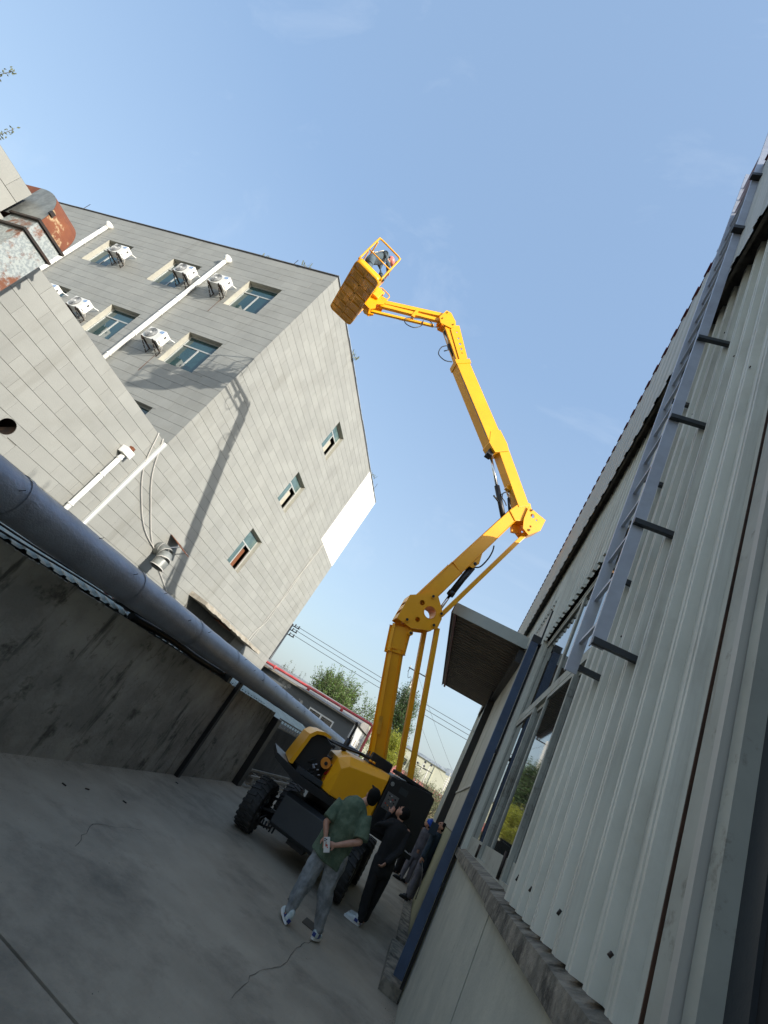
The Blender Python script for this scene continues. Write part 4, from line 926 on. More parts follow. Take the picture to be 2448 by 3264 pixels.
fl = MB().tube([LP(-.60, 1.555, .50), LP(-.60, 1.555, .83)], .085, 20).build('air_filter', M['orange'], lift, bevel=0)
MB().tube([LP(-.60, 1.555, .831), LP(-.60, 1.555, .845)], .03, 12).build('filter_cap', M['blackp'], fl)
MB().tube([LP(-.52, 1.4, .75), LP(-.46, 1.52, .78), LP(-.44, 1.60, .72)], .022, 8).tube([LP(-.50, 1.34, .8), LP(-.43, 1.36, .82)], .03, 8).build('red_hose', M['red'], lift)
b = MB(); rr = random.Random(3)
for k in range(16):
    p = LP(rr.uniform(-.95, -.42), rr.uniform(1.25, 1.6), rr.uniform(.45, .8)); b.tube([p, p + V((rr.uniform(-.12, .12), rr.uniform(-.06, .06), rr.uniform(-.12, .12))), p + V((rr.uniform(-.2, .2), 0, rr.uniform(-.15, .15)))], .013, 5)
b.build('engine_hose', M['hose'], lift, kind='stuff')
b = MB()
for k in range(7):
    p = LP(-.75 + rr.uniform(-.12, .2), 1.38 + rr.uniform(-.05, .15), .80); b.tube([p, p + V((.03, -.01, .02))], .012, 6)
b.build('engine_fitting', M['galv'], lift, kind='stuff')
lbox(MB(), -.90, -.55, 1.80, 1.865, -.3, .55).build('hood_support', M['blackp'], lift, bevel=.01)
MB().tube([LP(-.32, 1.86, .10), LP(-.32, 2.10, .10)], .055, 14).tube([LP(-.32, 2.10, .10), LP(-.32, 2.26, .10), LP(-.32, 2.34, .10), LP(-.35, 2.42, .10)], .026, 10).build('exhaust_pipe', M['blackp'], lift)
b = MB(); b.tube([LP(-.6, 1.9, .1), LP(-.2, 1.97, .15), LP(.1, 2.0, .2), LP(.3, 2.02, .2)], .03, 8).tube([LP(-.7, 1.88, .3), LP(-.3, 1.93, .35), LP(0, 1.99, .2)], .02, 8); b.build('hose', M['hose'], lift)
lbox(MB(), .18, .62, 1.15, 2.14, -.30, .26).build('boom_pedestal', M['blackp'], lift, bevel=.02)
# lower riser
b = MB(); boxbeam(b, (.37, 2.0), (-.36, 4.02), .335, .325, .34, .32, .06); b.build('lower_riser', M['yellow'], lift, bevel=.006)
b = MB(); boxbeam(b, (-.34, 3.95), (-.50, 4.50), .40, .44, .37, .36, .05); b.build('riser_head', M['yellow'], lift, bevel=.008)
lbox(MB(), .165, .215, 2.45, 2.78, .02, .06)
b = MB(); c0 = LP(.055, 2.60, .175); dd = (LP(-.36, 4.02) - LP(.37, 2.0)).normalized()
b.obox(c0, dd, LU.cross(V((0, 0, 0))) if 0 else dd.cross(LN).normalized(), LN, (.16, .035, .006)); b.build('slot_shade', M['yellow_floor'], lift)  # flat plate; the shade of the recess is put into its browner colour
def pin(s, z, o0, o1, r_=.052, m='yellow'):
    MB().tube([LP(s, z, o0), LP(s, z, o1)], r_, 16).build('pivot_pin', M[m], lift)
    MB().tube([LP(s, z, o1), LP(s, z, o1 + .02)], r_ * .55, 12).build('pin_end', M['blackp'], lift)
# parallel links of the riser
for (a, c, oo, lb_) in (((.03, 4.78), (.90, 2.07), -.19, 0), ((.185, 4.88), (1.06, 2.08), .13, 1)):
    d = (LP(*c) - LP(*a)).normalized(); MB().beam(LP(a[0], a[1], oo), LP(c[0], c[1], oo), .10, .105, LN).build('riser_link', M['yellow'], lift, bevel=.008)
# knuckle between riser and second arm
out1 = [(-.70, 5.15), (-.70, 4.56), (-.33, 4.54), (.05, 4.72), (.17, 4.86), (.16, 5.08), (.075, 5.26), (-.22, 5.56), (-.52, 5.28)]
holes1 = [(-.136, 5.06, .135), (-.383, 5.15, .058), (-.297, 4.777, .055)]
for oo in (.20, -.22): plate('knuckle_plate', out1, holes1, oo, .022, M['yellow'], lift)
MB().tube([LP(-.136, 5.06, -.22), LP(-.136, 5.06, .235)], .135, 26, cap=False).build('knuckle_tube', M['yellow'], lift)
b = MB()
for (a, c) in (((-.70, 5.14), (-.70, 5.00)), ((-.70, 4.92), (-.70, 4.80)), ((-.70, 4.70), (-.70, 4.57))):
    b.poly_extrude([LP(a[0], a[1], -.198), LP(c[0], c[1], -.198), LP(c[0] + .02, c[1], -.198), LP(a[0] + .02, a[1], -.198)], LN * .396)
b.poly_extrude([LP(-.695, 5.15, -.198), LP(-.53, 5.28, -.198), LP(-.515, 5.26, -.198), LP(-.68, 5.13, -.198)], LN * .396)
b.poly_extrude([LP(-.52, 5.29, -.198), LP(-.25, 5.55, -.198), LP(-.235, 5.53, -.198), LP(-.505, 5.27, -.198)], LN * .396)
b.build('knuckle_web', M['yellow'], lift)
for (s, z) in ((-.50, 4.64), (-.245, 5.40), (.09, 5.17), (.06, 4.86), (-.29, 4.44)): pin(s, z, -.245, .25)
# second arm with its lift cylinder and link
b = MB(); boxbeam(b, (-.40, 5.18), (-.06, 6.35), .36, .36, .30, .30, .02); b.build('second_arm_root', M['yellow'], lift, bevel=.006)
b = MB(); boxbeam(b, (-.13, 6.10), (.60, 8.55), .335, .30, .28, .27, .015); b.build('second_arm', M['yellow'], lift, bevel=.006)
plate('cylinder_lug', [(.10, 6.55), (.28, 6.58), (.36, 6.75), (.30, 7.15), (.24, 7.2)], [(.27, 6.70, .025)], .10, .02, M['yellow'], lift)
MB().tube([LP(.275, 6.68), LP(.135, 5.82)], .075, 18).build('cylinder_barrel', M['blackp'], lift)
MB().tube([LP(.135, 5.84), LP(.12, 5.74)], .085, 18).build('cylinder_gland', M['blackp'], lift)
MB().tube([LP(.125, 5.76), LP(.06, 5.22)], .036, 14).build('cylinder_rod', M['chrome'], lift)
pin(.275, 6.70, -.12, .13, .04, 'blackp')
MB().tube([LP(.30, 6.62, .1), LP(.42, 6.72, .1), LP(.50, 7.0, .1), LP(.52, 7.25, .08), LP(.50, 7.42, .05)], .018, 8).tube([LP(.2, 6.0, .09), LP(.28, 6.35, .1), LP(.33, 6.6, .09)], .012, 6).build('hose', M['hose'], lift)
MB().beam(LP(1.075, 8.20), LP(.155, 5.22), .10, .10, LN).build('arm_link', M['yellow'], lift, bevel=.008)
# elbow
out2 = [(.80, 8.84), (1.33, 8.77), (1.32, 8.42), (1.10, 8.12), (.90, 8.20), (.82, 8.45)]
for oo in (.19, -.21): plate('elbow_plate', out2, [(.985, 8.66, .058), (1.12, 8.62, .026), (1.05, 8.36, .03), (1.06, 8.25, .026)], oo, .02, M['yellow'], lift)
b = MB()
b.poly_extrude([LP(1.33, 8.77, -.188), LP(1.32, 8.42, -.188), LP(1.30, 8.43, -.188), LP(1.31, 8.75, -.188)], LN * .376)
b.poly_extrude([LP(1.315, 8.41, -.188), LP(1.11, 8.14, -.188), LP(1.09, 8.15, -.188), LP(1.295, 8.42, -.188)], LN * .376)
b.build('elbow_web', M['yellow'], lift)
b = MB(); lpoly(b, [(.42, 8.47), (.66, 8.30), (.98, 8.50), (1.0, 8.72), (.82, 8.99), (.60, 8.90)], -.15, .15); b.build('elbow_casting', M['yellow'], lift, bevel=.02)
b = MB(); lpoly(b, [(.86, 8.5), (.95, 8.2), (.78, 8.12), (.68, 8.3)], -.17, -.10); b.build('elbow_casting', M['yellow'], lift, bevel=.01)
for (s, z) in ((.90, 8.78), (1.06, 8.25)): pin(s, z, -.235, .225, .04)
# telescopic main boom
b = MB(); boxbeam(b, (.70, 8.80), (-.46, 9.97), .30, .30, .33, .33, .0); b.build('boom_base', M['yellow'], lift, bevel=.006)
b = MB(); lpoly(b, [(-.47, 9.85), (-.32, 9.99), (-.46, 10.16), (-.80, 10.42), (-1.0, 10.2), (-.88, 9.86), (-.62, 9.70)], -.21, .21); b.build('boom_collar', M['yellow'], lift, bevel=.01)
b = MB(); boxbeam(b, (-.68, 9.99), (-2.67, 11.76), .41, .40, .40, .38, .0); b.build('main_boom', M['yellow'], lift, bevel=.006)
b = MB()                                                   # slot along the underside edge
A_, C_ = LP(-1.02, 9.98, .1985), LP(-2.55, 11.34, .194); b.beam(A_, C_, .004, .018, LN.cross((C_ - A_).normalized())); b.build('wear_strip', M['blackp'], lift)
lbox(MB(), -.78, -.62, 9.62, 9.84, -.12, .12).build('cylinder_clevis', M['blackp'], lift, bevel=.02)
MB().tube([LP(-.66, 9.70), LP(-.10, 8.95)], .034, 14).build('cylinder_rod', M['chrome'], lift)
MB().tube([LP(-.12, 8.98), LP(.46, 8.20)], .068, 18).build('cylinder_barrel', M['blackp'], lift)
MB().tube([LP(.20, 9.10), LP(.30, 8.86)], .025, 10).build('cylinder_rod', M['chrome'], lift)
MB().tube([LP(.30, 8.86), LP(.47, 8.56)], .04, 12).build('cylinder_barrel', M['blackp'], lift)
lbox(MB(), .10, .22, 9.05, 9.16, -.06, .06).build('lug', M['yellow'], lift)
MB().tube([LP(.22, 8.98, .05), LP(.10, 8.86, .08), (LP(.12, 8.70, .1)), LP(.22, 8.66, .08), LP(.32, 8.60, .05)], .013, 6).tube([LP(.05, 8.75, .08), LP(.14, 8.92, .09), LP(.25, 8.9, .05)], .012, 6).build('hose', M['hose'], lift)
MB().tube([LP(.14, 8.58, 0), LP(-.02, 8.54, .15), LP(-.12, 8.50, .25)], .022, 8).build('valve_block', M['blackp'], lift)
b = MB(); boxbeam(b, (-2.55, 11.66), (-3.60, 12.70), .25, .25, .22, .22); b.build('boom_extension', M['yellow'], lift, bevel=.005)
b = MB(); boxbeam(b, (-2.62, 11.72), (-2.72, 11.82), .46, .46, .42, .42); b.build('boom_flange', M['yellow'], lift, bevel=.004)
hp = [(-2.63, 12.03), (-2.66, 11.88), (-2.80, 11.83), (-3.50, 12.62), (-3.44, 12.86), (-3.36, 12.93)]
plate('perforated_plate', hp, [(-3.16, 12.48, .032), (-3.03, 12.33, .045), (-2.92, 12.19, .042), (-2.83, 12.07, .022), (-3.30, 12.65, .028)], .125, .016, M['yellow'], lift)
plate('perforated_plate', hp, [(-3.16, 12.48, .032), (-3.03, 12.33, .045), (-2.92, 12.19, .042)], -.14, .016, M['yellow'], lift)
MB().tube([LP(-3.42, 12.42), LP(-3.62, 12.56)], .06, 12).tube([LP(-3.30, 12.20), LP(-2.98, 11.96)], .05, 12).build('jib_cylinder', M['blackp'], lift)
MB().tube([LP(-3.60, 12.52), LP(-3.26, 12.17)], .024, 10).build('jib_rod', M['chrome'], lift)
MB().tube([LP(-3.28, 12.12, .05), LP(-3.40, 11.86, .12), LP(-3.36, 11.58, .12), LP(-3.12, 11.50, .12), LP(-2.92, 11.62, .1)], .014, 8).tube([LP(-3.30, 12.10, .05), LP(-3.20, 11.9, .12), LP(-3.28, 11.78, .12)], .016, 8).build('hose', M['hose'], lift)
# jib: parallelogram arm
out3 = [(-3.93, 13.16), (-3.98, 12.78), (-3.84, 12.60), (-3.50, 12.66), (-3.44, 12.84), (-3.52, 12.98), (-3.78, 13.18)]
for oo in (.13, -.15): plate('jib_knuckle', out3, [], oo, .02, M['yellow'], lift)
b = MB(); lpoly(b, [(-3.78, 12.9), (-3.74, 12.70), (-3.52, 12.72), (-3.46, 12.84), (-3.56, 12.96)], -.125, .125); b.build('jib_casting', M['yellow'], lift, bevel=.01)
for (s, z) in ((-3.87, 13.08), (-3.88, 12.78), (-3.52, 12.80)): pin(s, z, -.17, .165, .03)
MB().beam(LP(-3.87, 13.08), LP(-5.62, 12.13), .13, .11, LN).build('jib_arm', M['yellow'], lift, bevel=.006)
MB().beam(LP(-3.90, 12.82), LP(-5.58, 12.00), .11, .10, LN).build('jib_arm', M['yellow'], lift, bevel=.006)
MB().beam(LP(-3.98, 12.50, .0), LP(-5.66, 11.64, .0), .07, .07, LN).build('jib_link', M['yellow'], lift, bevel=.006)
MB().beam(LP(-3.84, 12.62, -.05), LP(-4.9, 12.03, -.05), .03, .03, LN).build('jib_cylinder', M['chrome'], lift)
lbox(MB(), -4.66, -4.58, 12.30, 12.62, -.075, .075).build('jib_spacer', M['yellow'], lift)
MB().tube([LP(-3.95, 12.42, .04), LP(-4.15, 12.50, .08), LP(-4.45, 12.32, .1), LP(-4.72, 12.02, .12), LP(-4.62, 11.86, .12), LP(-4.38, 11.92, .1), LP(-4.25, 12.15, .08), LP(-4.30, 12.4, .05)], .013, 8).build('hose', M['hose'], lift)
out4 = [(-5.50, 12.24), (-5.74, 12.22), (-5.92, 12.02), (-5.88, 11.62), (-5.66, 11.56), (-5.56, 11.70), (-5.62, 11.85), (-5.46, 11.98)]
for oo in (.12, -.14): plate('levelling_plate', out4, [(-5.60, 12.12, .02)], oo, .02, M['yellow'], lift)
# platform
pc = V((-7.392, 7.633, 11.70)); E1 = V((math.cos(R(126)), math.sin(R(126)), 0)); E2 = V((math.cos(R(216)), math.sin(R(216)), 0)); HL, HW = 1.04, .40
def PP(a, b_, z): return pc + E1 * a + E2 * b_ + UZ * z      # a along the long side, b_ across (negative = towards the boom)
def rrect(hl, hw, r_, z, n=5):
    pts = []
    for (cx, cy, a0) in ((hl - r_, hw - r_, 0), (-hl + r_, hw - r_, 90), (-hl + r_, -hw + r_, 180), (hl - r_, -hw + r_, 270)):
        for k in range(n + 1):
            a = R(a0 + 90 * k / n); pts.append(PP(cx + r_ * math.cos(a), cy + r_ * math.sin(a), z))
    return pts
b = MB(); o_, i_ = rrect(HL, HW, .13, 0), rrect(HL - .02, HW - .02, .115, 0)
n = len(o_); b.v += o_ + [p + UZ * .19 for p in o_] + i_ + [p + UZ * .19 for p in i_]
for i in range(n):
    j = (i + 1) % n; b.f += [(i, j, n + j, n + i), (2 * n + i, 3 * n + i, 3 * n + j, 2 * n + j), (n + i, n + j, 3 * n + j, 3 * n + i), (i, 2 * n + i, 2 * n + j, j)]; b.sm += [True, True, False, False]
kick = b.build('toe_board', M['yellow'], lift, fixn=True)
# expanded-metal floor with slots and bearers
bm_ = MB(); rr = random.Random(6)
NA, NB = 46, 17
for i in range(NA):
    a0 = -HL + .03 + (2 * HL - .06) * i / NA; a1 = a0 + (2 * HL - .06) / NA
    bm_.obox(PP((a0 + a1) / 2, 0, .022), E1, E2, UZ, ((a1 - a0) * .33, HW - .025, .006))
for j in range(NB):
    b0 = -HW + .03 + (2 * HW - .06) * (j + .5) / NB
    bm_.obox(PP(0, b0, .0225), E1, E2, UZ, (HL - .03, .0145, .0045))
bm_.build('mesh_floor', M['yellow_floor'], lift, kind='stuff')
b = MB()
for a in (-.78, -.45, -.12, .2, .5, .8): b.obox(PP(a, 0, .004), E1, E2, UZ, (.022, HW - .02, .011))
b.obox(PP(0, .0, .002), E1, E2, UZ, (HL - .02, .022, .009)); b.build('floor_bearer', M['yellow_floor'], lift)
for (a, c, sa, sb) in ((-.62, .18, .1, .12), (.1, -.2, .12, .1), (.55, .1, .13, .12), (-.2, .2, .1, .1), (.62, -.22, .1, .08), (.3, .25, .12, .08), (-.3, -.12, .1, .1)): MB().obox(PP(a, c, .034), E1, E2, UZ, (sa, sb, .004)).build('floor_plate', M['yellow_floor'], lift)
def rail(pts, r_=.02): return MB().tube(pts, r_, 10).build('guard_rail', M['yellow'], lift)
def corner(a, b_, z0, z1, a2, b2, r_=.09):
    "up post, rounded corner, across to the next post and down"
    P0, P1 = PP(a, b_, z0), PP(a, b_, z1); Q1, Q0 = PP(a2, b2, z1), PP(a2, b2, z0); d = (Q1 - P1).normalized()
    pts = [P0, P1 - UZ * r_, P1 - UZ * r_ * .3 + d * r_ * .3, P1 + d * r_, Q1 - d * r_, Q1 - UZ * r_ * .3 - d * r_ * .3, Q1 - UZ * r_, Q0]
    return pts
hl_, hw_ = HL - .05, HW - .05
rail(corner(-HL + .01, -HW + .02, .10, 1.21, -HL + .01, HW - .02, .1), .024)
rail(corner(hl_, -hw_, .14, 1.10, hl_, hw_, .1), .02)
rail([PP(-hl_, hw_, 1.08), PP(hl_, hw_, 1.08)]); rail([PP(-hl_, -hw_, 1.08), PP(-.1, -hw_, 1.08)]); rail([PP(.45, -hw_, 1.08), PP(hl_, -hw_, 1.08)])
rail([PP(-HL + .01, -HW + .02, .62), PP(-HL + .01, HW - .02, .62)], .017); rail([PP(hl_, -hw_, .58), PP(hl_, hw_, .58)], .016)
rail([PP(-hl_, hw_, .58), PP(hl_, hw_, .58)], .016); rail([PP(-hl_, -hw_, .58), PP(hl_, -hw_, .58)], .016)
for (a, c) in ((0, hw_), (-.1, -hw_), (.45, -hw_)): rail([PP(a, c, .14), PP(a, c, 1.08)])
rail(corner(.0, -hw_ - .05, .55, 1.0, .0, -hw_ - .42, .08), .015); rail(corner(.38, -hw_ - .05, .55, 1.0, .38, -hw_ - .42, .08), .015)
MB().obox(PP(-.05, -hw_ - .14, .46), E1, E2, UZ, (.26, .10, .17)).build('control_box', M['yellow'], lift, bevel=.02)
MB().obox(PP(.05, -hw_ - .17, .80), E1, E2, UZ, (.15, .09, .05)).build('platform_console', M['yellow'], lift, bevel=.012)
for k in range(3): MB().tube([PP(-.04 + k * .09, -hw_ - .17, .85), PP(-.03 + k * .09, -hw_ - .15, .94)], .014, 8).build('joystick', M['blackp'], lift)
MB().tube([PP(.16, -hw_ - .26, .66), PP(.2, -hw_ - .34, .60), PP(.16, -hw_ - .30, .5), PP(.1, -hw_ - .24, .56)], .03, 8).build('cable_plug', M['blackp'], lift)
MB().tube([PP(.14, -hw_ - .3, .5), PP(.2, -hw_ - .36, .22), PP(.1, -hw_ - .3, .06), PP(-.02, -hw_ - .2, .12), PP(-.1, -hw_ - .1, .1)], .018, 8).build('hose', M['hose'], lift)
b = MB(); b.obox(PP(.0, -HW - .06, .20), E1, E2, UZ, (.16, .055, .14)); b.build('platform_mount', M['yellow'], lift, bevel=.01)
MB().tube([PP(0, -HW - .16, -.12), PP(0, -HW - .16, .52)], .07, 16).build('rotator', M['yellow'], lift)
MB().beam(PP(0, -HW - .12, .06), LP(-5.80, 11.85), .14, .14).build('platform_arm', M['yellow'], lift, bevel=.01)

# ------------------------------------------------------------------ people
DG = None
def remeshed(name, shapes, m, parent, vox=0.010, smooth=3, disp=0.0, dscale=7.0, seed=0, label=None):
    """one continuous skin grown over tapered, elliptical limb volumes"""
    b = MB()
    for sh in shapes:
        k = sh[0]
        if k == 'e':
            _, c, r_, *q = sh; b.ball(c, 1.0, 16, 10, r_, q[0] if q else None)
        else:                                  # ('c', path, radii, side vector, flat)
            _, path, rad, *rest = sh; flt = (k == 'f'); side = V(rest[0]) if rest and rest[0] is not None else None; flat = rest[1] if len(rest) > 1 else 1.0
            path = [V(p) for p in path]; K = len(path); rings = []
            def ring(p, d, ra, sc):
                a = side - d * side.dot(d) if side is not None else d.orthogonal(); a.normalize(); c_ = d.cross(a); n = 16
                return [p + (a * math.cos(2 * math.pi * j / n) + c_ * (flat * math.sin(2 * math.pi * j / n))) * ra * sc for j in range(n)]
            d0 = (path[1] - path[0]).normalized(); d1 = (path[-1] - path[-2]).normalized()
            for f_, s_ in (() if k == 'g' else ((-.96, .28), (-.7, .71), (-.35, .94))): rings.append(ring(path[0] + d0 * rad[0] * f_ * min(1, .5 + .5 * flat), d0, rad[0], s_))
            for i in range(K):
                d = (path[min(i + 1, K - 1)] - path[max(i - 1, 0)]).normalized(); rings.append(ring(path[i], d, rad[i], 1))
            for f_, s_ in (() if flt or k == 'g' else ((.35, .94), (.7, .71), (.96, .28))): rings.append(ring(path[-1] + d1 * rad[-1] * f_ * min(1, .5 + .5 * flat), d1, rad[-1], s_))
            b.loft(rings)
    o = b.build(name, m, parent, fixn=True, label=label)
    md = o.modifiers.new('r', 'REMESH'); md.mode = 'VOXEL'; md.voxel_size = vox; md.use_smooth_shade = True
    if smooth: ms = o.modifiers.new('s', 'SMOOTH'); ms.iterations = smooth; ms.factor = .5
    dg = bpy.context.evaluated_depsgraph_get(); me = bpy.data.meshes.new_from_object(o.evaluated_get(dg)); o.modifiers.clear(); old = o.data; o.data = me; bpy.data.meshes.remove(old)
    me.name = name
    if disp:
        me.update(); ns = [V(v.normal) for v in me.vertices]
        for v, n_ in zip(me.vertices, ns):
            p = v.co; q = V((p.x * dscale, p.y * dscale, p.z * dscale * .55 + seed)); f = noise.noise(q) + .5 * abs(noise.noise(q * 2.3)); v.co = p + n_ * (disp * f)
    me.polygons.foreach_set('use_smooth', [True] * len(me.polygons))
    return o
def head(c, f, u, s=1.0):
    """head volumes: c centre, f facing direction, u head-up direction"""
    f = V(f).normalized(); u = V(u); u = (u - f * u.dot(f)).normalized(); r_ = f.cross(u)
    q = Matrix((r_, f, u)).transposed().to_quaternion(); c = V(c)
    L = [('e', c + u * .015 * s, (.075 * s, .092 * s, .10 * s), q), ('e', c - u * .055 * s + f * .028 * s, (.055 * s, .058 * s, .062 * s), q),
         ('e', c + f * .098 * s - u * .018 * s, (.013 * s, .020 * s, .024 * s), q), ('e', c + f * .080 * s + u * .022 * s, (.05 * s, .018 * s, .014 * s), q),
         ('e', c + f * .083 * s - u * .058 * s, (.026 * s, .012 * s, .012 * s), q), ('e', c + r_ * .078 * s - u * .01 * s - f * .005 * s, (.010 * s, .022 * s, .033 * s), q), ('e', c - r_ * .078 * s - u * .01 * s - f * .005 * s, (.010 * s, .022 * s, .033 * s), q)]
    return L, (f, u, r_, q)
def eyes(c, fr, s, parent):
    f, u, r_, q = fr; c = V(c); b = MB()
    for k in (-1, 1): b.ball(c + f * .088 * s + u * .002 * s + r_ * k * .03 * s, .011 * s, 8, 6)
    b.build('eye', M['hair'], parent)
def hand(w, d, n, s=1.0, curl=.5, mirror=1, tube=False):
    """palm and five fingers: w wrist, d pointing direction, n palm normal (the fingers curl towards it)"""
    w = V(w); d = V(d).normalized(); n = V(n); n = (n - d * n.dot(d)).normalized(); sd = d.cross(n) * mirror
    L = [('c', [w, w + d * .045 * s, w + d * .085 * s], [.026 * s, .037 * s, .036 * s], sd, .48)]
    for k, (ln, off) in enumerate(((.072, .030), (.080, .011), (.075, -.009), (.058, -.027))):
        p = w + d * .085 * s + sd * off * s; a = curl * .9; dirs = d; pts = [p]
        for seg in range(3):
            dirs = (dirs * math.cos(a * .9) + n * math.sin(a * .9)).normalized(); 
            pts.append(pts[-1] + dirs * ln * s / 3 * (1.15 - .15 * seg)); a = curl
            dirs = Quaternion(d.cross(n), curl * .6) @ dirs
        L.append(('c', pts, [.0095 * s, .009 * s, .0085 * s, .0075 * s]))
    p = w + d * .02 * s + sd * .032 * s; L.append(('c', [p, p + (d * .6 + sd * .7).normalized() * .035 * s, p + (d * .9 + sd * .55 + n * .25).normalized() * .068 * s], [.013 * s, .0115 * s, .009 * s]))
    return L
def shoe(name, toe, heel, m, parent, sole='sole', up=UZ, s=1.0, trim=None):
    toe = V(toe); heel = V(heel); d = (toe - heel).normalized(); up = V(up); up = (up - d * up.dot(d)).normalized(); sd = d.cross(up); L = (toe - heel).length
    o = remeshed(name, [('c', [heel + d * .045 * s + up * .05, heel + d * (L * .45) + up * .045, toe - d * .05 * s + up * .035], [.042 * s, .045 * s, .040 * s], sd, .85), ('c', [heel + d * .05 + up * .05, heel + d * .065 + up * .11], [.042 * s, .044 * s])], m, parent, .008, 3)
    b = MB(); n = 20; P = []
    for k in range(n):
        a = 2 * math.pi * k / n; ca, sa = math.cos(a), math.sin(a); wd = .047 * s if ca > -.2 else .038 * s
        P.append(heel + d * (L * .5 + L * .5 * (abs(ca) ** .75) * (1 if ca > 0 else -1)) + sd * wd * sa)
    b.poly_extrude([p + up * .004 for p in P], up * .026); b.build('sole', M[sole], o)
    if trim: MB().obox(heel + d * L * .30 + sd * .043 * s + up * .055, d, sd, up, (.028, .005, .02)).obox(heel + d * L * .30 - sd * .043 * s + up * .055, d, sd, up, (.028, .005, .02)).obox(heel + d * .0 + up * .055, d, sd, up, (.005, .02, .02)).build('shoe_patch', M[trim], o)
    return o

# --- man in the green T-shirt, seen from behind, hands clasped behind his back with a phone
pg = empty('person', (-.72, 7.1, 0), 'man in baggy green T-shirt and grey sweatpants, phone held behind his back', 'person')
G = dict(hip=V((-.80, 7.12, .90)), lh=V((-.90, 7.13, .86)), rh=V((-.70, 7.10, .87)), lk=V((-.915, 7.12, .475)), rk=V((-.665, 7.16, .50)), la=V((-.925, 7.06, .125)), ra=V((-.545, 7.22, .13)))
sh_l, sh_r = V((-.965, 7.08, 1.345)), V((-.615, 7.02, 1.37)); nk = V((-.76, 7.08, 1.455)); hd = V((-.655, 7.12, 1.60))
el, er = V((-1.015, 6.98, 1.075)), V((-.535, 6.93, 1.12)); wl, wr = V((-.93, 6.93, .955)), V((-.775, 6.90, .945))
hL, hfr = head(hd, (-.30, .80, .25), (.10, -.05, 1), 1.0)
shp = hL + [('c', [nk - V((.0, 0, .03)), hd - V((.03, .01, .06))], [.058, .052]),
    ('c', [sh_l - V((-.03, 0, .05)), el], [.036, .040]), ('c', [el, el.lerp(wl, .5), wl], [.040, .037, .026]), ('c', [sh_r - V((.03, 0, .05)), er], [.036, .040]), ('c', [er, er.lerp(wr, .5), wr], [.040, .037, .026]),
    ('c', [V((-.78, 7.09, 1.32)), V((-.80, 7.12, .95))], [.14, .13], (1, 0, 0), .6)]
shp += hand(wl, (.45, -.1, -.75), (.3, -1, .1), .95, .55, 1) + hand(wr, (-.80, -.15, -.30), (.1, -1, .2), .95, .6, -1)
for a, k, c in (('lh', 'lk', 'la'), ('rh', 'rk', 'ra')): shp += [('c', [G[a], G[k]], [.075, .05]), ('c', [G[k], G[c], G[c] - V((0, 0, .05))], [.05, .036, .036])]
remeshed('body', shp, M['skin'], pg, .0085, 2); eyes(hd, hfr, 1.0, pg)
f_, u_, r_, q_ = hfr
remeshed('hair', [('e', hd + u_ * .028 - f_ * .016, (.086, .096, .098), q_), ('e', hd - u_ * .03 - f_ * .045, (.074, .055, .06), q_)], M['hair'], pg, .008, 2)
MB().obox(hd + u_ * .07 + f_ * .115, f_, r_, u_, (.035, .05, .006)).build('cap_peak', M['hair'], pg, bevel=.004)
MB().obox(hd + u_ * .085 - f_ * .075 + r_ * .01, (f_ + u_ * .8).normalized(), r_, (u_ - f_ * .8).normalized(), (.010, .018, .004)).build('cap_label', M['logo_white'], pg)
sxv = (sh_r - sh_l).normalized()
remeshed('tshirt', [('f', [V((-.79, 7.06, 1.36)), V((-.795, 7.06, 1.20)), V((-.81, 7.10, 1.0)), V((-.83, 7.10, .80)), V((-.835, 7.10, .735))], [.19, .215, .222, .222, .225], sxv, .62), ('c', [V((-.78, 7.06, 1.39)), nk - V((0, 0, .02))], [.115, .062], sxv, .8),
    ('f', [sh_l + V((.07, 0, .005)), sh_l + V((-.005, 0, -.01)), sh_l.lerp(el, .45), sh_l.lerp(el, .86)], [.080, .080, .084, .088]), ('f', [sh_r - V((.07, 0, -.005)), sh_r - V((0, 0, .01)), sh_r.lerp(er, .45), sh_r.lerp(er, .92)], [.080, .080, .086, .092])], M['green_shirt'], pg, .010, 2, .022, 6, 3)
remeshed('trousers', [('c', [G['hip'] + V((0, 0, .04)), G['hip'] - V((0, 0, .08))], [.155, .165], (1, 0, 0), .72),
    ('c', [G['lh'], G['lh'].lerp(G['lk'], .5), G['lk'], G['lk'].lerp(G['la'], .5), G['la']], [.115, .106, .094, .088, .058]), ('c', [G['rh'], G['rh'].lerp(G['rk'], .5), G['rk'], G['rk'].lerp(G['ra'], .5), G['ra']], [.115, .106, .094, .088, .058])], M['grey_trousers'], pg, .010, 2, .026, 9, 5)
shoe('shoe', (-1.03, 7.22, .05), (-.88, 7.00, .0), M['shoe_teal'], pg, trim='shoe_navy', up=(.1, .25, 1))
shoe('shoe', (-.50, 7.42, .0), (-.555, 7.15, .02), M['shoe_teal'], pg, trim='shoe_navy')
ph = empty('phone', (-.87, 6.86, .90), 'white phone with dark camera lenses held behind the green T-shirt man\'s back', 'phone')
pa = V((.50, 0, -.86)).normalized(); pb = V((.86, 0, .5)); pn = V((0, -1, 0))
MB().obox((-.862, 6.838, .905), pa, pb, pn, (.078, .038, .0045)).build('phone_body', M['phone'], ph, bevel=.0035)
b = MB(); c_ = V((-.862, 6.838, .905)) - pa * .052 - pb * .014
for (i, j) in ((-1, -1), (1, -1), (0, 1)): b.tube([c_ + pa * i * .010 + pb * j * .010 + pn * .0045, c_ + pa * i * .010 + pb * j * .010 + pn * .008], .008, 12)
b.build('camera_lens', M['blackp'], ph)
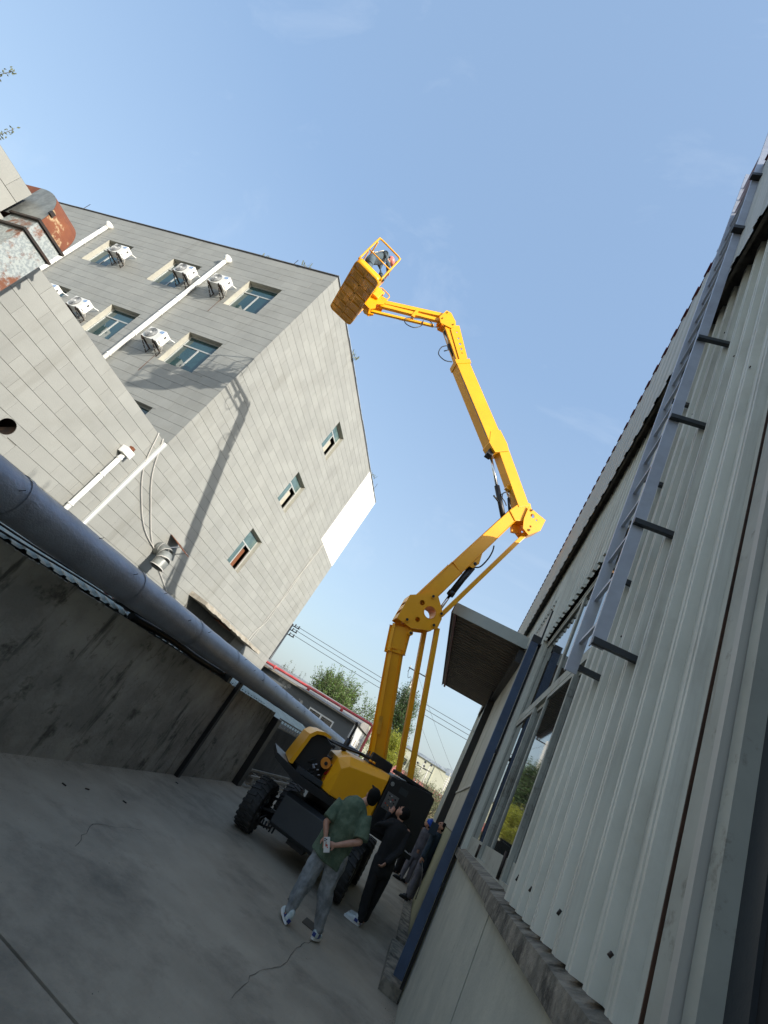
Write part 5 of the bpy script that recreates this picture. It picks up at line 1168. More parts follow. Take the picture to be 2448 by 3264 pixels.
MB().tube([V((-.862, 6.838, .905)) + pa * .006 + pn * .0045, V((-.862, 6.838, .905)) + pa * .006 + pn * .0052], .012, 12).tube([V((-.862, 6.838, .905)) + pa * .026 + pn * .0045 + pb * .01, V((-.862, 6.838, .905)) + pa * .026 + pb * .01 + pn * .0052], .007, 12).build('sticker', M['webbing_red'], ph)

# --- generic standing figure from joints
def figure(loc, label, J, face, cloth, trouser, hat=None, hands=None, shoes='shoe_black', sole='shoe_black', s=1.0, vox=.012, jacket_len=.80, hairm='hair', group=None, slim=1.0, up=(0, 0, 1), long_sleeve=True, trim=None):
    t = empty('person', loc, label, 'person', group)
    hL, fr = head(J['hd'], face, up, s)
    sx = (J['sr'] - J['sl']).normalized(); sh = list(hL)
    sh += [('c', [J['nk'] - V((0, 0, .05)), J['hd'] - V((0, 0, .05))], [.06 * s, .052 * s])]
    for a, e_, w_ in (('sl', 'el', 'wl'), ('sr', 'er', 'wr')): sh += [('c', [J[a], J[e_], J[w_]], [.05, .038, .026])]
    sh += [('c', [J['nk'] - V((0, 0, .14)), J['hip']], [.14, .13], sx, .62)]
    for a, k, c in (('hl', 'kl', 'al'), ('hr', 'kr', 'ar')): sh += [('c', [J[a], J[k], J[c], J[c] - V((0, 0, .05))], [.075, .05, .036, .036])]
    for (w_, d_, n_, cu, mi) in hands: sh += hand(w_, d_, n_, .95 * s, cu, mi)
    remeshed('body', sh, M['skin'], t, min(vox, .010), 2); eyes(J['hd'], fr, s, t)
    f, u, r_, q = fr
    remeshed('hair', [('e', J['hd'] + u * .040 * s - f * .014 * s, (.084 * s, .094 * s, .090 * s), q), ('e', J['hd'] - u * .02 * s - f * .045 * s, (.074 * s, .055 * s, .06 * s), q)], M[hairm], t, .010, 1)
    if hat:
        hm_ = remeshed('helmet', [('e', J['hd'] + u * .055 * s - f * .004, (.105 * s, .125 * s, .10 * s), q), ('e', J['hd'] + u * .045 * s + f * .10 * s, (.07 * s, .065 * s, .012 * s), q)], M[hat], t, .010, 2)
        MB().obox(J['hd'] + u * .15 * s, f, r_, u, (.09 * s, .012 * s, .012 * s)).build('helmet_ridge', M[hat], hm_, bevel=.004)
    k_ = slim
    tor = [('c', [J['nk'] - V((0, 0, .12)), J['nk'].lerp(J['hip'], .45), J['hip'] + V((0, 0, .02)), J['hip'] - V((0, 0, (.95 - jacket_len)))], [.185 * k_, .185 * k_, .175 * k_, .18 * k_], sx, .66), ('c', [J['nk'] - V((0, 0, .10)), J['nk']], [.10, .064], sx, .85)]
    for a, e_, w_ in (('sl', 'el', 'wl'), ('sr', 'er', 'wr')): tor += [('c', [J[a].lerp(J['nk'], .3) - V((0, 0, .02)), J[a], J[e_], J[e_].lerp(J[w_], .92)], [.075, .078 * k_, .062 * k_, .045])]
    remeshed('jacket', tor, M[cloth], t, vox, 3, .014, 8, 1)
    tr = [('c', [J['hip'], J['hip'] - V((0, 0, .1))], [.15 * k_, .155 * k_], sx, .72)]
    for a, k, c in (('hl', 'kl', 'al'), ('hr', 'kr', 'ar')): tr += [('c', [J[a], J[a].lerp(J[k], .5), J[k], J[k].lerp(J[c], .5), J[c]], [.10 * k_, .092 * k_, .078 * k_, .072 * k_, .06 * k_])]
    remeshed('trousers', tr, M[trouser], t, vox, 3, .012, 8, 4)
    for (tt, hh) in J['feet']: shoe('shoe', tt, hh, M[shoes], t, sole, trim=trim)
    return t
# --- man in black pressing the control panel, looking up
J = dict(hd=V((-.285, 9.06, 1.58)), nk=V((-.255, 9.06, 1.455)), sl=V((-.36, 9.0, 1.38)), sr=V((-.10, 9.14, 1.39)), el=V((-.56, 8.98, 1.25)), wl=V((-.47, 9.06, 1.47)), er=V((-.08, 9.02, 1.10)), wr=V((-.19, 8.93, .90)),
         hip=V((-.23, 9.08, .93)), hl=V((-.31, 9.05, .88)), hr=V((-.15, 9.12, .88)), kl=V((-.27, 9.08, .49)), kr=V((-.14, 9.22, .49)), al=V((-.20, 9.12, .10)), ar=V((-.16, 9.35, .10)), feet=[((-.44, 9.10, 0), (-.17, 9.12, 0)), ((-.42, 9.36, 0), (-.15, 9.36, 0))])
figure((-.22, 9.1, 0), 'man dressed all in black with white trainers working the black control panel', J, (-.75, .35, .62), 'black_cloth', 'black_cloth', None,
       [(J['wl'], (.25, .35, .9), (-.3, 1, 0), .25, 1), (J['wr'], (-.45, -.25, -.8), (-.6, .2, .2), .5, 1)], shoes='shoe_white', sole='sole', vox=.011, up=(.45, -.1, .9), trim='shoe_navy')
# --- second man in black, mostly hidden behind the first
J = dict(hd=V((.02, 16.6, 1.62)), nk=V((.03, 16.65, 1.49)), sl=V((-.14, 16.6, 1.42)), sr=V((.18, 16.7, 1.42)), el=V((-.20, 16.6, 1.14)), wl=V((-.16, 16.5, .90)), er=V((.20, 16.7, 1.14)), wr=V((.18, 16.6, .90)),
         hip=V((.02, 16.65, .94)), hl=V((-.06, 16.62, .89)), hr=V((.10, 16.68, .89)), kl=V((-.06, 16.62, .48)), kr=V((.08, 16.7, .48)), al=V((-.04, 16.65, .10)), ar=V((.06, 16.8, .10)), feet=[((-.30, 16.5, 0), (-.03, 16.65, 0)), ((-.18, 16.72, 0), (.08, 16.82, 0))])
figure((.0, 16.65, 0), 'man in dark clothes and black shoes half hidden behind the man at the panel', J, (-.8, -.2, .4), 'black_cloth', 'black_cloth', None,
       [(J['wl'], (0, 0, -1), (-.2, 1, 0), .4, 1), (J['wr'], (0, 0, -1), (-.2, 1, 0), .4, 1)], vox=.014)
# --- worker with the blue helmet
J = dict(hd=V((.27, 15.95, 1.52)), nk=V((.30, 15.98, 1.385)), sl=V((.14, 15.95, 1.33)), sr=V((.45, 16.0, 1.34)), el=V((.12, 15.95, 1.06)), wl=V((.28, 15.88, .88)), er=V((.50, 16.0, 1.06)), wr=V((.44, 15.9, .86)),
         hip=V((.28, 16.0, .86)), hl=V((.20, 15.98, .82)), hr=V((.36, 16.02, .82)), kl=V((.17, 15.95, .45)), kr=V((.33, 16.0, .45)), al=V((.15, 15.9, .09)), ar=V((.34, 16.05, .09)), feet=[((-.06, 15.80, 0), (.19, 15.92, 0)), ((.10, 16.05, 0), (.36, 16.08, 0))])
figure((.25, 15.98, 0), 'worker in grey overalls and bright blue helmet looking up by the shed', J, (-.85, -.15, .55), 'overall', 'overall', 'helmet_blue',
       [(J['wl'], (.2, 0, -1), (-.2, 1, 0), .4, 1), (J['wr'], (0, 0, -1), (-.2, 1, 0), .4, 1)], vox=.013, up=(.5, 0, .9), slim=1.03)
# --- worker with dark board or jacket against the wall, behind the blue pipe
J = dict(hd=V((.515, 13.45, 1.68)), nk=V((.52, 13.48, 1.54)), sl=V((.42, 13.35, 1.46)), sr=V((.52, 13.62, 1.46)), el=V((.40, 13.25, 1.18)), wl=V((.38, 13.1, .96)), er=V((.53, 13.65, 1.18)), wr=V((.50, 13.45, .98)),
         hip=V((.47, 13.48, .95)), hl=V((.44, 13.42, .9)), hr=V((.50, 13.55, .9)), kl=V((.43, 13.35, .5)), kr=V((.50, 13.55, .5)), al=V((.42, 13.3, .17)), ar=V((.50, 13.6, .17)), feet=[((.24, 13.2, .07), (.46, 13.32, .07)), ((.30, 13.55, .07), (.52, 13.62, .07))])
figure((.44, 13.3, 0), 'worker in grey overalls and navy waistcoat leaning by the shed wall, holding a cable', J, (-.7, -.3, .55), 'navy', 'overall', None,
       [(J['wl'], (0, -.2, -1), (-.2, 1, 0), .7, 1), (J['wr'], (0, 0, -1), (-.2, 1, 0), .6, 1)], vox=.013, up=(.4, 0, .9))
cable([(.39, 13.08, .90), (.46, 12.7, .80), (.52, 12.4, .62), (.545, 12.1, .35)], .010, M['hose'], 'black cable hanging from the hand of the worker by the wall')
MB().obox((.36, 13.2, 1.56), V((1, .2, .1)).normalized(), V((0, .3, 1)).normalized(), V((.1, -1, .3)).normalized(), (.09, .13, .012)).build('clipboard', M['navy'], label='dark board held up at the shoulder of the worker by the wall', cat='board', loc=(.36, 13.2, 1.56), bevel=.004)
# --- operator bending over the platform console
def Q(a, b_, z): return PP(a, b_, z)
pt_ = empty('person', tuple(Q(-.65, .1, .04)), 'operator in blue-grey overalls, harness and faded red helmet bending in the yellow basket', 'person')
hip_ = Q(-.66, .21, .80); nk_ = Q(-.64, -.02, 1.24); hd_ = Q(-.62, -.15, 1.32); sl_, sr_ = Q(-.44, -.01, 1.15), Q(-.84, .02, 1.15)
el_, er_ = Q(-.38, -.20, .95), Q(-.88, -.20, .92); wl_, wr_ = Q(-.28, -.36, .98), Q(-.68, -.33, .90)
fv = (E1 * .15 - E2 * .8 - UZ * .55)
hL, fr = head(hd_, fv, UZ * .8 - E2 * .5, 1.0)
sh = hL + [('c', [nk_, hd_], [.058, .052]), ('c', [sl_, el_, wl_], [.05, .04, .027]), ('c', [sr_, er_, wr_], [.05, .04, .027]), ('c', [nk_, hip_], [.13, .13], tuple(sr_ - sl_), .65)]
sh += hand(wl_, E1 * .5 - UZ * .5, (0, 0, -1), .95, .5, 1) + hand(wr_, -E2 * .6 - UZ * .4, (0, 0, -1), .95, .5, -1)
for sgn in (-1, 1): sh += [('c', [hip_ + E1 * sgn * .08 - UZ * .03, Q(-.66 + sgn * .10, .10, .45), Q(-.66 + sgn * .12, .18, .12)], [.075, .05, .038])]
remeshed('body', sh, M['skin'], pt_, .010, 2); eyes(hd_, fr, 1.0, pt_); f, u, r_, q = fr
remeshed('hair', [('e', hd_ + u * .02 - f * .03, (.08, .085, .085), q)], M['hair'], pt_, .01, 1)
hm_ = remeshed('helmet', [('e', hd_ + u * .06, (.108, .13, .10), q), ('e', hd_ + u * .045 + f * .11, (.07, .06, .012), q)], M['helmet_pink'], pt_, .010, 2)
MB().obox(hd_ + u * .155, f, r_, u, (.09, .012, .012)).build('helmet_ridge', M['helmet_pink'], hm_, bevel=.004)
M['overall_lit'] = mat('blue_grey_overalls', (0.10, 0.145, 0.175), 0.9, col2=(0.07, 0.10, 0.125), scale=6, bump=0.6, bscale=9)
remeshed('jacket', [('c', [nk_ - fv * .04, nk_.lerp(hip_, .35) + UZ * .03, nk_.lerp(hip_, .75) + UZ * .01, hip_], [.17, .20, .19, .17], tuple(sr_ - sl_), .70), ('c', [sl_, el_, el_.lerp(wl_, .9)], [.085, .068, .048]), ('c', [sr_, er_, er_.lerp(wr_, .9)], [.085, .068, .048])], M['overall_lit'], pt_, .012, 3, .016, 8)
remeshed('trousers', [('c', [hip_, hip_ - UZ * .1], [.155, .155], tuple(E1), .8)] + [('c', [hip_ + E1 * s_ * .08 - UZ * .03, Q(-.66 + s_ * .10, .10, .45), Q(-.66 + s_ * .12, .18, .12)], [.105, .085, .065]) for s_ in (-1, 1)], M['overall_lit'], pt_, .012, 3, .014, 8)
for s_ in (-1, 1): shoe('shoe', Q(-.66 + s_ * .14, -.02, .04), Q(-.66 + s_ * .12, .24, .04), M['shoe_black'], pt_, 'shoe_black')
upv = (hip_ - nk_).normalized(); sv = (sr_ - sl_).normalized(); bk = sv.cross(upv); bk = bk if bk.z > 0 else -bk
b = MB(); mid = nk_.lerp(hip_, .40) + bk * .185
for (a, c) in ((nk_.lerp(hip_, .02) + sv * .11 + bk * .15, mid), (nk_.lerp(hip_, .02) - sv * .11 + bk * .15, mid), (mid, hip_ + sv * .13 + bk * .14), (mid, hip_ - sv * .13 + bk * .14)): b.tube([a, a.lerp(c, .5) + bk * .015, c], .017, 6)
b.obox(mid, upv, sv, bk, (.04, .04, .012)).build('harness', M['webbing'], pt_)
MB().tube([mid, mid.lerp(hip_, .5) - sv * .10 + bk * .01, hip_ - sv * .20 + bk * .02 + (nk_ - hip_) * .15], .02, 6).build('lanyard', M['webbing_red'], pt_)

# ------------------------------------------------------------------ background
lb = empty('low_grey_building', (-12, 28, 0), 'low grey rendered building with white side wall and red eaves pipe beyond the yard', 'building')
MB().box((-24, 28, 0), (-5.25, 33.5, 3.42)).build('wall', M['grey_render'], lb)
MB().box((-5.249, 28.01, 0), (-5.22, 33.5, 3.40)).build('side_wall', M['white_render'], lb)
b = MB(); b.poly_extrude([V((-24, 27.72, 3.43)), V((-24, 30.8, 4.05)), V((-24, 33.8, 3.43))], (18.95, 0, 0)); b.build('roof', M['slate'], lb)
MB().box((-24, 27.7, 3.36), (-5.0, 27.76, 3.45)).build('fascia_board', M['wood'], lb)
for (x0, x1, z0, z1) in ((-7.95, -6.30, 1.95, 2.86), (-11.1, -9.9, 2.0, 2.9), (-14.6, -13.2, 2.0, 2.9)):
    f = MB().box((x0, 27.96, z0), (x0 + .07, 27.999, z1)).box((x1 - .07, 27.96, z0), (x1, 27.999, z1)).box((x0 + .07, 27.961, z1 - .07), (x1 - .07, 27.998, z1)).box((x0 + .07, 27.961, z0), (x1 - .07, 27.998, z0 + .07)).box(((x0 + x1) / 2 - .045, 27.962, z0 + .07), ((x0 + x1) / 2 + .045, 27.997, z1 - .07)).build('window', M['white_paint'], lb)
    for (a, c) in ((x0 + .07, (x0 + x1) / 2 - .045), ((x0 + x1) / 2 + .045, x1 - .07)): MB().box((a, 27.985, z0 + .07), (c, 27.9985, z1 - .07)).build('pane', M['glass_dark'], f)
    g_ = MB()
    for k in range(5): g_.box((x0 + .1, 27.965, z0 + .14 + k * .15), (x1 - .1, 27.972, z0 + .155 + k * .15))
    g_.build('window_bar', M['wood'], f, kind='stuff')
for (y0, y1) in ((28.8, 29.5), (30.4, 30.9), (31.9, 32.6)):
    f = MB().box((-5.2195, y0, 1.9), (-5.19, y1, 2.85)).build('side_window', M['white_paint'], lb)
    MB().box((-5.1895, y0 + .08, 1.98), (-5.183, y1 - .08, 2.77)).build('pane', M['wood'], f)
MB().tube([(-20, 27.62, 3.60), (-11.8, 27.62, 3.62), (-4.35, 27.62, 3.76), (-4.22, 27.62, 3.70), (-4.20, 27.62, 2.6), (-4.15, 27.62, .0)], .075, 10).build('eaves_pipe', M['red_gutter'], lb)
for x in (-16, -13.5, -11, -8.5, -6.2): MB().tube([(x, 27.62, 3.5), (x, 27.62, 3.72)], .09, 8).build('pipe_collar', M['red_gutter'], lb)
# yellow-cream hall far behind, and a faded red roof in front of it
hall = empty('cream_hall', (-5, 72, 0), 'long cream clad hall with grey roof line far beyond the yard', 'building')
MB().box((-34, 70, 0), (14, 92, 6.6)).build('wall', M['cream'], hall); MB().box((-34.3, 69.8, 6.6), (14.3, 92.2, 6.95)).build('roof_edge', M['trim'], hall)
for k in (0, 1): MB().box((-5.1 - k * 9, 69.96, 4.6), (-4.5 - k * 9, 69.999, 5.4)).build('window', M['glass_dark'], hall)
for k in range(15): MB().box((-33 + k * 3.2, 69.93, 0), (-32.9 + k * 3.2, 69.999, 6.59)).build('wall_rib', M['cream'], hall)
pr = empty('red_roof_shed', (-1, 50, 0), 'low shed with a faded red sheet roof seen past the black cabinet', 'shed')
MB().box((-4.5, 49, 0), (2.6, 54, 2.7)).build('wall', M['cream'], pr)
b = MB(); b.poly_extrude([V((-4.8, 48.6, 2.65)), V((-4.8, 51.5, 3.45)), V((-4.8, 54.4, 2.65))], (7.8, 0, 0)); b.build('roof', M['pink_roof'], pr)
for k in range(26): MB().beam((-4.7 + k * .3, 48.6, 2.68), (-4.7 + k * .3, 51.5, 3.475), .05, .03).build('roof_rib', M['pink_roof'], pr)
# street lamps / masts in front of the hall
for i, (x, y, h_, lab) in enumerate(((-1.75, 49.5, 4.9, 'pale lamp mast with small heads left of the others, before the cream hall'), (-1.2, 52, 5.1, 'pale lamp mast with small heads right of its twin, before the cream hall'), (.66, 50, 5.4, 'leaning white mast with a solar panel near the shed corner'))):
    t = empty('lamp_mast', (x, y, 0), lab, 'lamp', 'masts before the cream hall')
    MB().tube([(x, y, 0), (x + (.15 if i == 2 else 0), y, h_)], .06, 8, r1=.04).build('mast', M['pole'], t)
    if i < 2: MB().box((x - .5, y - .04, h_ - .5), (x + .5, y + .04, h_ - .44)).ball((x - .5, y, h_ - .3), .11, 8, 6).ball((x + .1, y, h_ + .1), .12, 8, 6).build('lamp_head', M['gunmetal'], t)
    else:
        MB().obox((x + .15, y, h_), V((1, 0, .2)).normalized(), V((0, 1, 0)), V((-.2, 0, 1)).normalized(), (.45, .03, .3)).build('solar_panel', M['trim'], t)
        for k in range(4): MB().box((x - .05, y - .05, h_ - 1.2 + k * .2), (x + .32, y + .05, h_ - 1.15 + k * .2)).build('mast_bar', M['white_paint'], t)
# utility poles and wires
p1 = empty('utility_pole', (-5.5, 45, 0), 'tapering concrete utility pole with crossarm behind the lift riser', 'utility pole', 'utility poles')
MB().tube([(-5.45, 45, 0), (-5.62, 45, 11.3)], .24, 14, r1=.12).build('pole', M['pole'], p1)
MB().box((-6.5, 44.93, 10.95), (-4.6, 45.0, 11.05)).box((-6.42, 44.94, 10.6), (-6.36, 45, 10.949)).build('crossarm', M['gunmetal'], p1)
for x in (-6.4, -5.9, -4.8): MB().tube([(x, 44.96, 11.05), (x, 44.96, 11.25)], .05, 8).build('insulator', M['pole'], p1)
MB().tube([(-5.7, 44.9, 9.9), (-5.9, 44.8, 10.3), (-6.1, 44.8, 10.1), (-6.35, 44.9, 10.6)], .025, 6).build('jumper_wire', M['wire'], p1)
p2 = empty('utility_pole', (-16.7, 40, 0), 'grey utility pole with three crossarms at the corner of the tiled building', 'utility pole', 'utility poles')
MB().tube([(-16.72, 40, 0), (-16.80, 40, 8.3)], .14, 10, r1=.09).build('pole', M['gunmetal'], p2)
for z in (8.15, 7.75, 7.3):
    MB().box((-17.5, 39.95, z - .04), (-16.0, 40.02, z + .04)).build('crossarm', M['gunmetal'], p2)
    for x in (-17.4, -16.5, -16.1): MB().tube([(x, 39.98, z + .04), (x, 39.98, z + .26)], .06, 8).build('insulator', M['gunmetal'], p2)
for i, (za, zb) in enumerate(((8.3, 8.65), (7.95, 8.22), (7.5, 7.85))):
    pts = []
    for k in range(13):
        t = k / 12; pts.append((-16.5 + 34 * t, 40 + 10 * t * 0 + 5 * t, za + (zb + .5 - za) * t - 1.0 * 4 * t * (1 - t) * .25))
    MB().tube(pts, .022, 5).build('overhead_wire', M['wire'], label=['uppermost of three overhead wires crossing behind the lift', 'middle one of three overhead wires crossing behind the lift', 'lowest of three overhead wires crossing behind the lift'][i], cat='wire', loc=pts[0], group='overhead wires')
for i, (a, c) in enumerate((((-5.62, 45, 11.0), (3.8, 60, 4.2)), ((-5.62, 45, 9.2), (2.8, 60, 3.5)))):
    pts = [V(a).lerp(V(c), k / 10) - V((0, 0, .8 * 4 * (k / 10) * (1 - k / 10) * .3)) for k in range(11)]
    MB().tube(pts, .012, 5).build('service_wire', M['wire'], label=['upper thin slanting wire right of the utility pole', 'lower thin slanting wire right of the utility pole'][i], cat='wire', loc=pts[0])

def tree(name, label, base, h, clumps, lm, leaf=.13, n=5000, seed=0, trunk=.16, cat='tree', group=None, upright=.3, twig=True):
    """tapered trunk, limbs to every clump, leaf-sized faces spread through each clump on short twigs"""
    rr = random.Random(seed); t = empty(name, base, label, cat, group); base = V(base); b = MB()
    top = base + V((rr.uniform(-.3, .3), rr.uniform(-.3, .3), h * .8))
    P_ = [base.lerp(top, k / 6) + V((rr.uniform(-.08, .08), rr.uniform(-.08, .08), 0)) * (h / 6) * (0 if k == 0 else 1) for k in range(7)]
    b.tube(P_, trunk, 8, r1=trunk * .25)
    tot = sum(c[1][0] * c[1][1] * c[1][2] for c in clumps)
    lv = MB()
    for (c, r_) in clumps:
        c = V(c); k0 = min(range(1, 6), key=lambda k: (P_[k] - c).length + abs(P_[k].z - (c.z - r_[2] * .8)))
        a = P_[k0]; m = a.lerp(c, .55) + V((0, 0, -.1 * (c - a).length)); b.tube([a, m, c], trunk * .42, 5, r1=trunk * .08)
        cnt = int(n * (r_[0] * r_[1] * r_[2]) / tot); nt_ = max(3, cnt // 16)
        for _ in range(nt_):
            d = V((rr.gauss(0, 1), rr.gauss(0, 1), rr.gauss(0, 1))).normalized(); rad = rr.random() ** .45
            e = c + V((d.x * r_[0], d.y * r_[1], d.z * r_[2])) * rad
            dirn = (V((d.x, d.y, d.z * .6)) + V((0, 0, upright * 2.2))).normalized(); ln = rr.uniform(.25, .8) * (leaf / .13)
            if twig: s_ = c.lerp(e, .5); b.tube([s_, e, e + dirn * ln], trunk * .05, 3, cap=False)
            for q in range(16):
                p = e + dirn * ln * rr.random() * 1.05 + V((rr.gauss(0, 1), rr.gauss(0, 1), rr.gauss(0, 1))) * leaf * .55
                ax = V((rr.gauss(0, 1), rr.gauss(0, 1), rr.gauss(0, .7))).normalized(); bx = ax.cross(V((rr.gauss(0, 1), rr.gauss(0, 1), rr.gauss(0, 1)))).normalized()
                s1 = leaf * rr.uniform(.5, 1.1); s2 = s1 * rr.uniform(.35, .6)
                lv.v += [p - ax * s1 * .5, p + bx * s2 * .5, p + ax * s1 * .5, p - bx * s2 * .5]; k = len(lv.v) - 4; lv.f.append((k, k + 1, k + 2, k + 3)); lv.sm.append(False)
    b.build('trunk', M['bark'], t, fixn=False); lv.build('crown', M[lm], t, fixn=False)
    return t
rr = random.Random(11)
cl = [((-9.2 + rr.uniform(-1.9, 2.0), 40 + rr.uniform(-1.5, 1.5), 4.0 + rr.uniform(-1.2, 1.3)), (rr.uniform(.6, 1.1), .9, rr.uniform(.7, 1.1))) for _ in range(16)] + [((-10.6, 40, 5.9), (.35, .4, 1.0)), ((-9.9, 40, 5.8), (.35, .4, .9)), ((-11.5, 40, 4.2), (.4, .4, .8)), ((-8.9, 40, 5.6), (.5, .5, .8)), ((-7.2, 40, 5.2), (.5, .5, .9)), ((-6.6, 40, 4.7), (.5, .5, .7))]
tree('broadleaf_tree', 'spreading fresh green tree rising over the low grey building', (-9.2, 40, 0), 6.0, cl, 'leaf', .19, 22000, 1, .2, upright=.6)
cl = [((-4.7 + rr.uniform(-.6, .6), 41 + rr.uniform(-.6, .6), z), (rr.uniform(.45, .8), .6, .75)) for z in (3.2, 3.8, 4.3, 4.8, 5.3, 5.9, 6.4, 6.9, 7.3, 7.7, 4.5, 5.6, 6.6)] + [((-5.3, 41, 8.0), (.2, .2, .6)), ((-4.2, 41, 7.4), (.35, .3, .5))]
tree('narrow_tree', 'taller narrow dark green tree behind the concrete utility pole', (-4.7, 41, 0), 8.4, cl, 'leaf_dark', .17, 14000, 2, .16, upright=.7)
cl = [((-3.1 + rr.uniform(-.55, .5), 32 + rr.uniform(-.6, .6), 3.3 + rr.uniform(-.7, .6)), (.45, .5, .4)) for _ in range(11)]
tree('yellow_bush', 'bright yellow green flowering bush beside the lift riser', (-3.1, 32, .8), 2.6, cl, 'leaf_yellow', .11, 9000, 3, .07, 'bush', upright=.5)
cl = [((-15.2 + k * .42, 40 + rr.uniform(-.4, .4), 4.5 - k * .12 + rr.uniform(-.2, .2)), (.14, .2, .75)) for k in range(9)]
tree('sapling_row', 'thin pale budding treetops above the red eaves pipe', (-13.8, 40, 0), 4.2, cl, 'leaf_pale', .10, 1500, 4, .08, 'sapling', upright=1.4)
for i, (x, y, z, w_, n_, lab) in enumerate(((-2.6, 46, 3.0, 1.0, 2600, 'pale shrub between the lift links and the cream hall'), (-.6, 44, 2.9, 1.2, 3600, 'large pale budding shrub in front of the faded red roof'), (.55, 40, 2.2, .8, 3000, 'pale shrub right beside the shed corner'), (-1.9, 36, 1.6, .9, 2600, 'low shrub behind the black control cabinet'), (-5.6, 37, 2.6, .9, 2200, 'green shrub left of the lift riser by the white side wall'), (.3, 33, 1.6, .7, 2200, 'scrubby bush behind the helmeted worker'))):
    cl = [((x + rr.uniform(-w_, w_), y + rr.uniform(-.8, .8), z + rr.uniform(-.9, .8)), (.5, .5, .5)) for _ in range(8)]
    tree('shrub', lab, (x, y, 0), z + .6, cl, 'leaf_pale' if i != 4 else 'leaf', .12, n_, 20 + i, .06, 'shrub', 'shrubs beyond the yard', upright=.6)
# earth bank with dry grass
b = MB(); NX, NY = 46, 26; rr = random.Random(21)
for j in range(NY + 1):
    for i in range(NX + 1):
        x = -5.0 + 12 * i / NX; y = 31.5 + 17 * j / NY; e = min(1, max(0, (y - 31.8) / 3.0)); z = -.03 + e * (1.25 + .5 * noise.noise(V((x * .4, y * .3, 2))) + .12 * noise.noise(V((x * 2, y * 2, 4)))) * min(1, max(0, (49.0 - y) / 3))
        b.v.append(V((x, y, z)))
for j in range(NY):
    for i in range(NX): q = j * (NX + 1) + i; b.f.append((q, q + 1, q + NX + 2, q + NX + 1)); b.sm.append(True)
bank = b.build('earth_bank', M['grass_bank'], kind='structure')
b = MB()
for k in range(16000):
    x, y = rr.uniform(-4.9, 2.5), 31.8 + 12 * rr.random() ** 1.5
    e = min(1, max(0, (y - 31.8) / 3.0)); z = e * (1.25 + .5 * noise.noise(V((x * .4, y * .3, 2)))) - .05; h_ = rr.uniform(.15, .55); a = rr.uniform(0, 6.28); dx, dy = math.cos(a) * .03, math.sin(a) * .03
    p = V((x, y, z)); q = p + V((rr.uniform(-.15, .15), rr.uniform(-.15, .15), h_)); n = len(b.v); b.v += [p - V((dx, dy, 0)), p + V((dx, dy, 0)), q]; b.f.append((n, n + 1, n + 2)); b.sm.append(False)
b.build('dry_grass', M['dry_grass'], kind='stuff', label='dry straw coloured grass on the sunny bank', cat='grass', fixn=False)
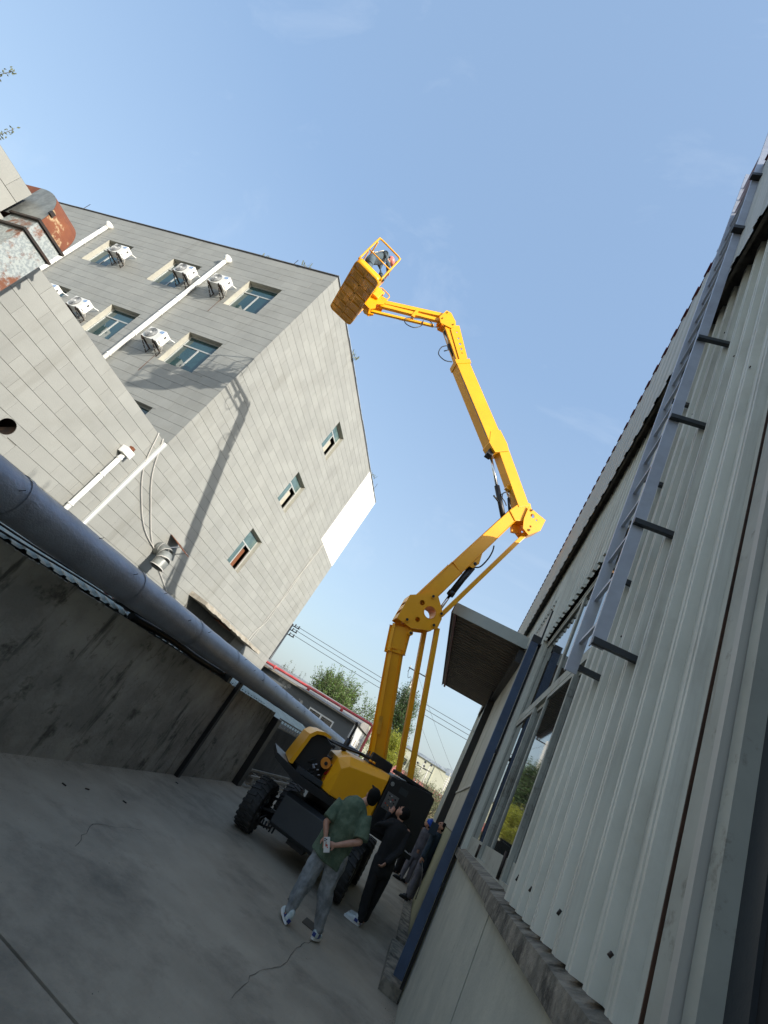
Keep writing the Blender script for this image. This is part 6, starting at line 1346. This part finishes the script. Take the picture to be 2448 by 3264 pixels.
# tree whose twigs reach into the picture over the wing
def rp_(x, y, t): d = CR.transposed() @ V(((x - 1224) / 1470.8, -(y - 1632) / 1470.8, -1)); return V((0, 0, CH)) + d * t
tw = [(-19.55, 3.9, 12.2), (-19.3, 4.3, 10.9)]
e1, e2 = V((-19.15, 3.75, 12.12)), V((-18.65, 4.6, 10.88))
cl = [((-22.6, 1.0, 12.3), (.9, .9, .9)), ((-23.2, .6, 11.0), (1.1, 1.0, 1.0))]
tt = tree('garden_tree', 'tree beyond the wing whose twig tips poke in at the upper left', (-23.2, .8, 0), 12, cl, 'leaf_pale', .13, 1800, 9, .2)
b = MB(); lv = MB(); rr = random.Random(5)
for (pa_, pb_) in (((-90, 262), (44, 226)), ((-90, 470), (46, 410))):
    A_, B_ = V((-22.6, 1.0, 11.6)), None
    d = [V((0, 0, CH)) + CR.transposed() @ V(((x - 1224) / 1470.8, -(y - 1632) / 1470.8, -1)) * 13.6 for (x, y) in (pa_, pb_)]
    b.tube([A_, d[0], d[0].lerp(d[1], .5) + V((0, 0, .03)), d[1]], .014, 5, r1=.006)
    for k in range(34):
        p = d[0].lerp(d[1], .40 + .62 * rr.random()) + V((rr.gauss(0, 1), rr.gauss(0, 1), rr.gauss(0, 1))) * .045
        ax = V((rr.gauss(0, 1), rr.gauss(0, 1), rr.gauss(0, 1))).normalized(); bx = ax.orthogonal().normalized(); s_ = rr.uniform(.06, .12); lv.quad(p - ax * s_ * .5, p + bx * s_ * .25, p + ax * s_ * .5, p - bx * s_ * .25)
b.build('twig', M['bark'], tt, fixn=False); lv.build('twig_leaf', M['leaf_pale'], tt, fixn=False, kind='stuff')
# litter and drain patch on the yard
MB().box((-.78, 7.50, .002), (-.52, 7.78, .010)).build('drain_cover', M['crack'], label='small dark square cover in the yard near the man in green', cat='cover', bevel=.003, loc=(-.65, 7.64, 0))
for i, (x, y, a) in enumerate(((-3.3, 6.6, .3), (-3.55, 6.1, 1.2), (-3.9, 9.0, .5), (-3.62, 5.75, .2), (-1.1, 7.9, .9))):
    MB().obox((x, y, .006), V((math.cos(a), math.sin(a), 0)), V((-math.sin(a), math.cos(a), 0)), UZ, (.028, .007, .006)).build('debris', M['black_metal'], label=['small dark scrap lying alone on the concrete', 'small dark scrap near the left wall foot', 'scrap at the foot of the thin steel post', 'dark scrap closest to the left wall', 'dark splinter near the man in green'][i], cat='scrap', loc=(x, y, 0), group='scraps on the concrete')

# loose grit and dust swept up against the wall foot and over the yard
b = MB(); rr = random.Random(77)
for k in range(4000):
    if k < 1700: x = -4.185 + abs(rr.gauss(0, .10)); y = rr.uniform(1.8, 12.4)
    elif k < 2500: x = .585 - abs(rr.gauss(0, .07)); y = rr.uniform(3.0, 7.4)
    else: x = rr.uniform(-4.1, .5); y = 2.2 + 8 * rr.random()
    s_ = rr.uniform(.0015, .005) * (1.6 if rr.random() < .06 else 1); a = rr.uniform(0, 2.1); n = len(b.v)
    for j in range(3): b.v.append(V((x + s_ * math.cos(a + 2.1 * j), y + s_ * math.sin(a + 2.1 * j), 0)))
    b.v.append(V((x, y, s_ * .9))); b.f += [(n, n + 1, n + 3), (n + 1, n + 2, n + 3), (n + 2, n, n + 3)]; b.sm += [False] * 3
b.build('grit', M['sill'], kind='stuff', label='loose dark grit scattered over the concrete yard', cat='grit', fixn=False)
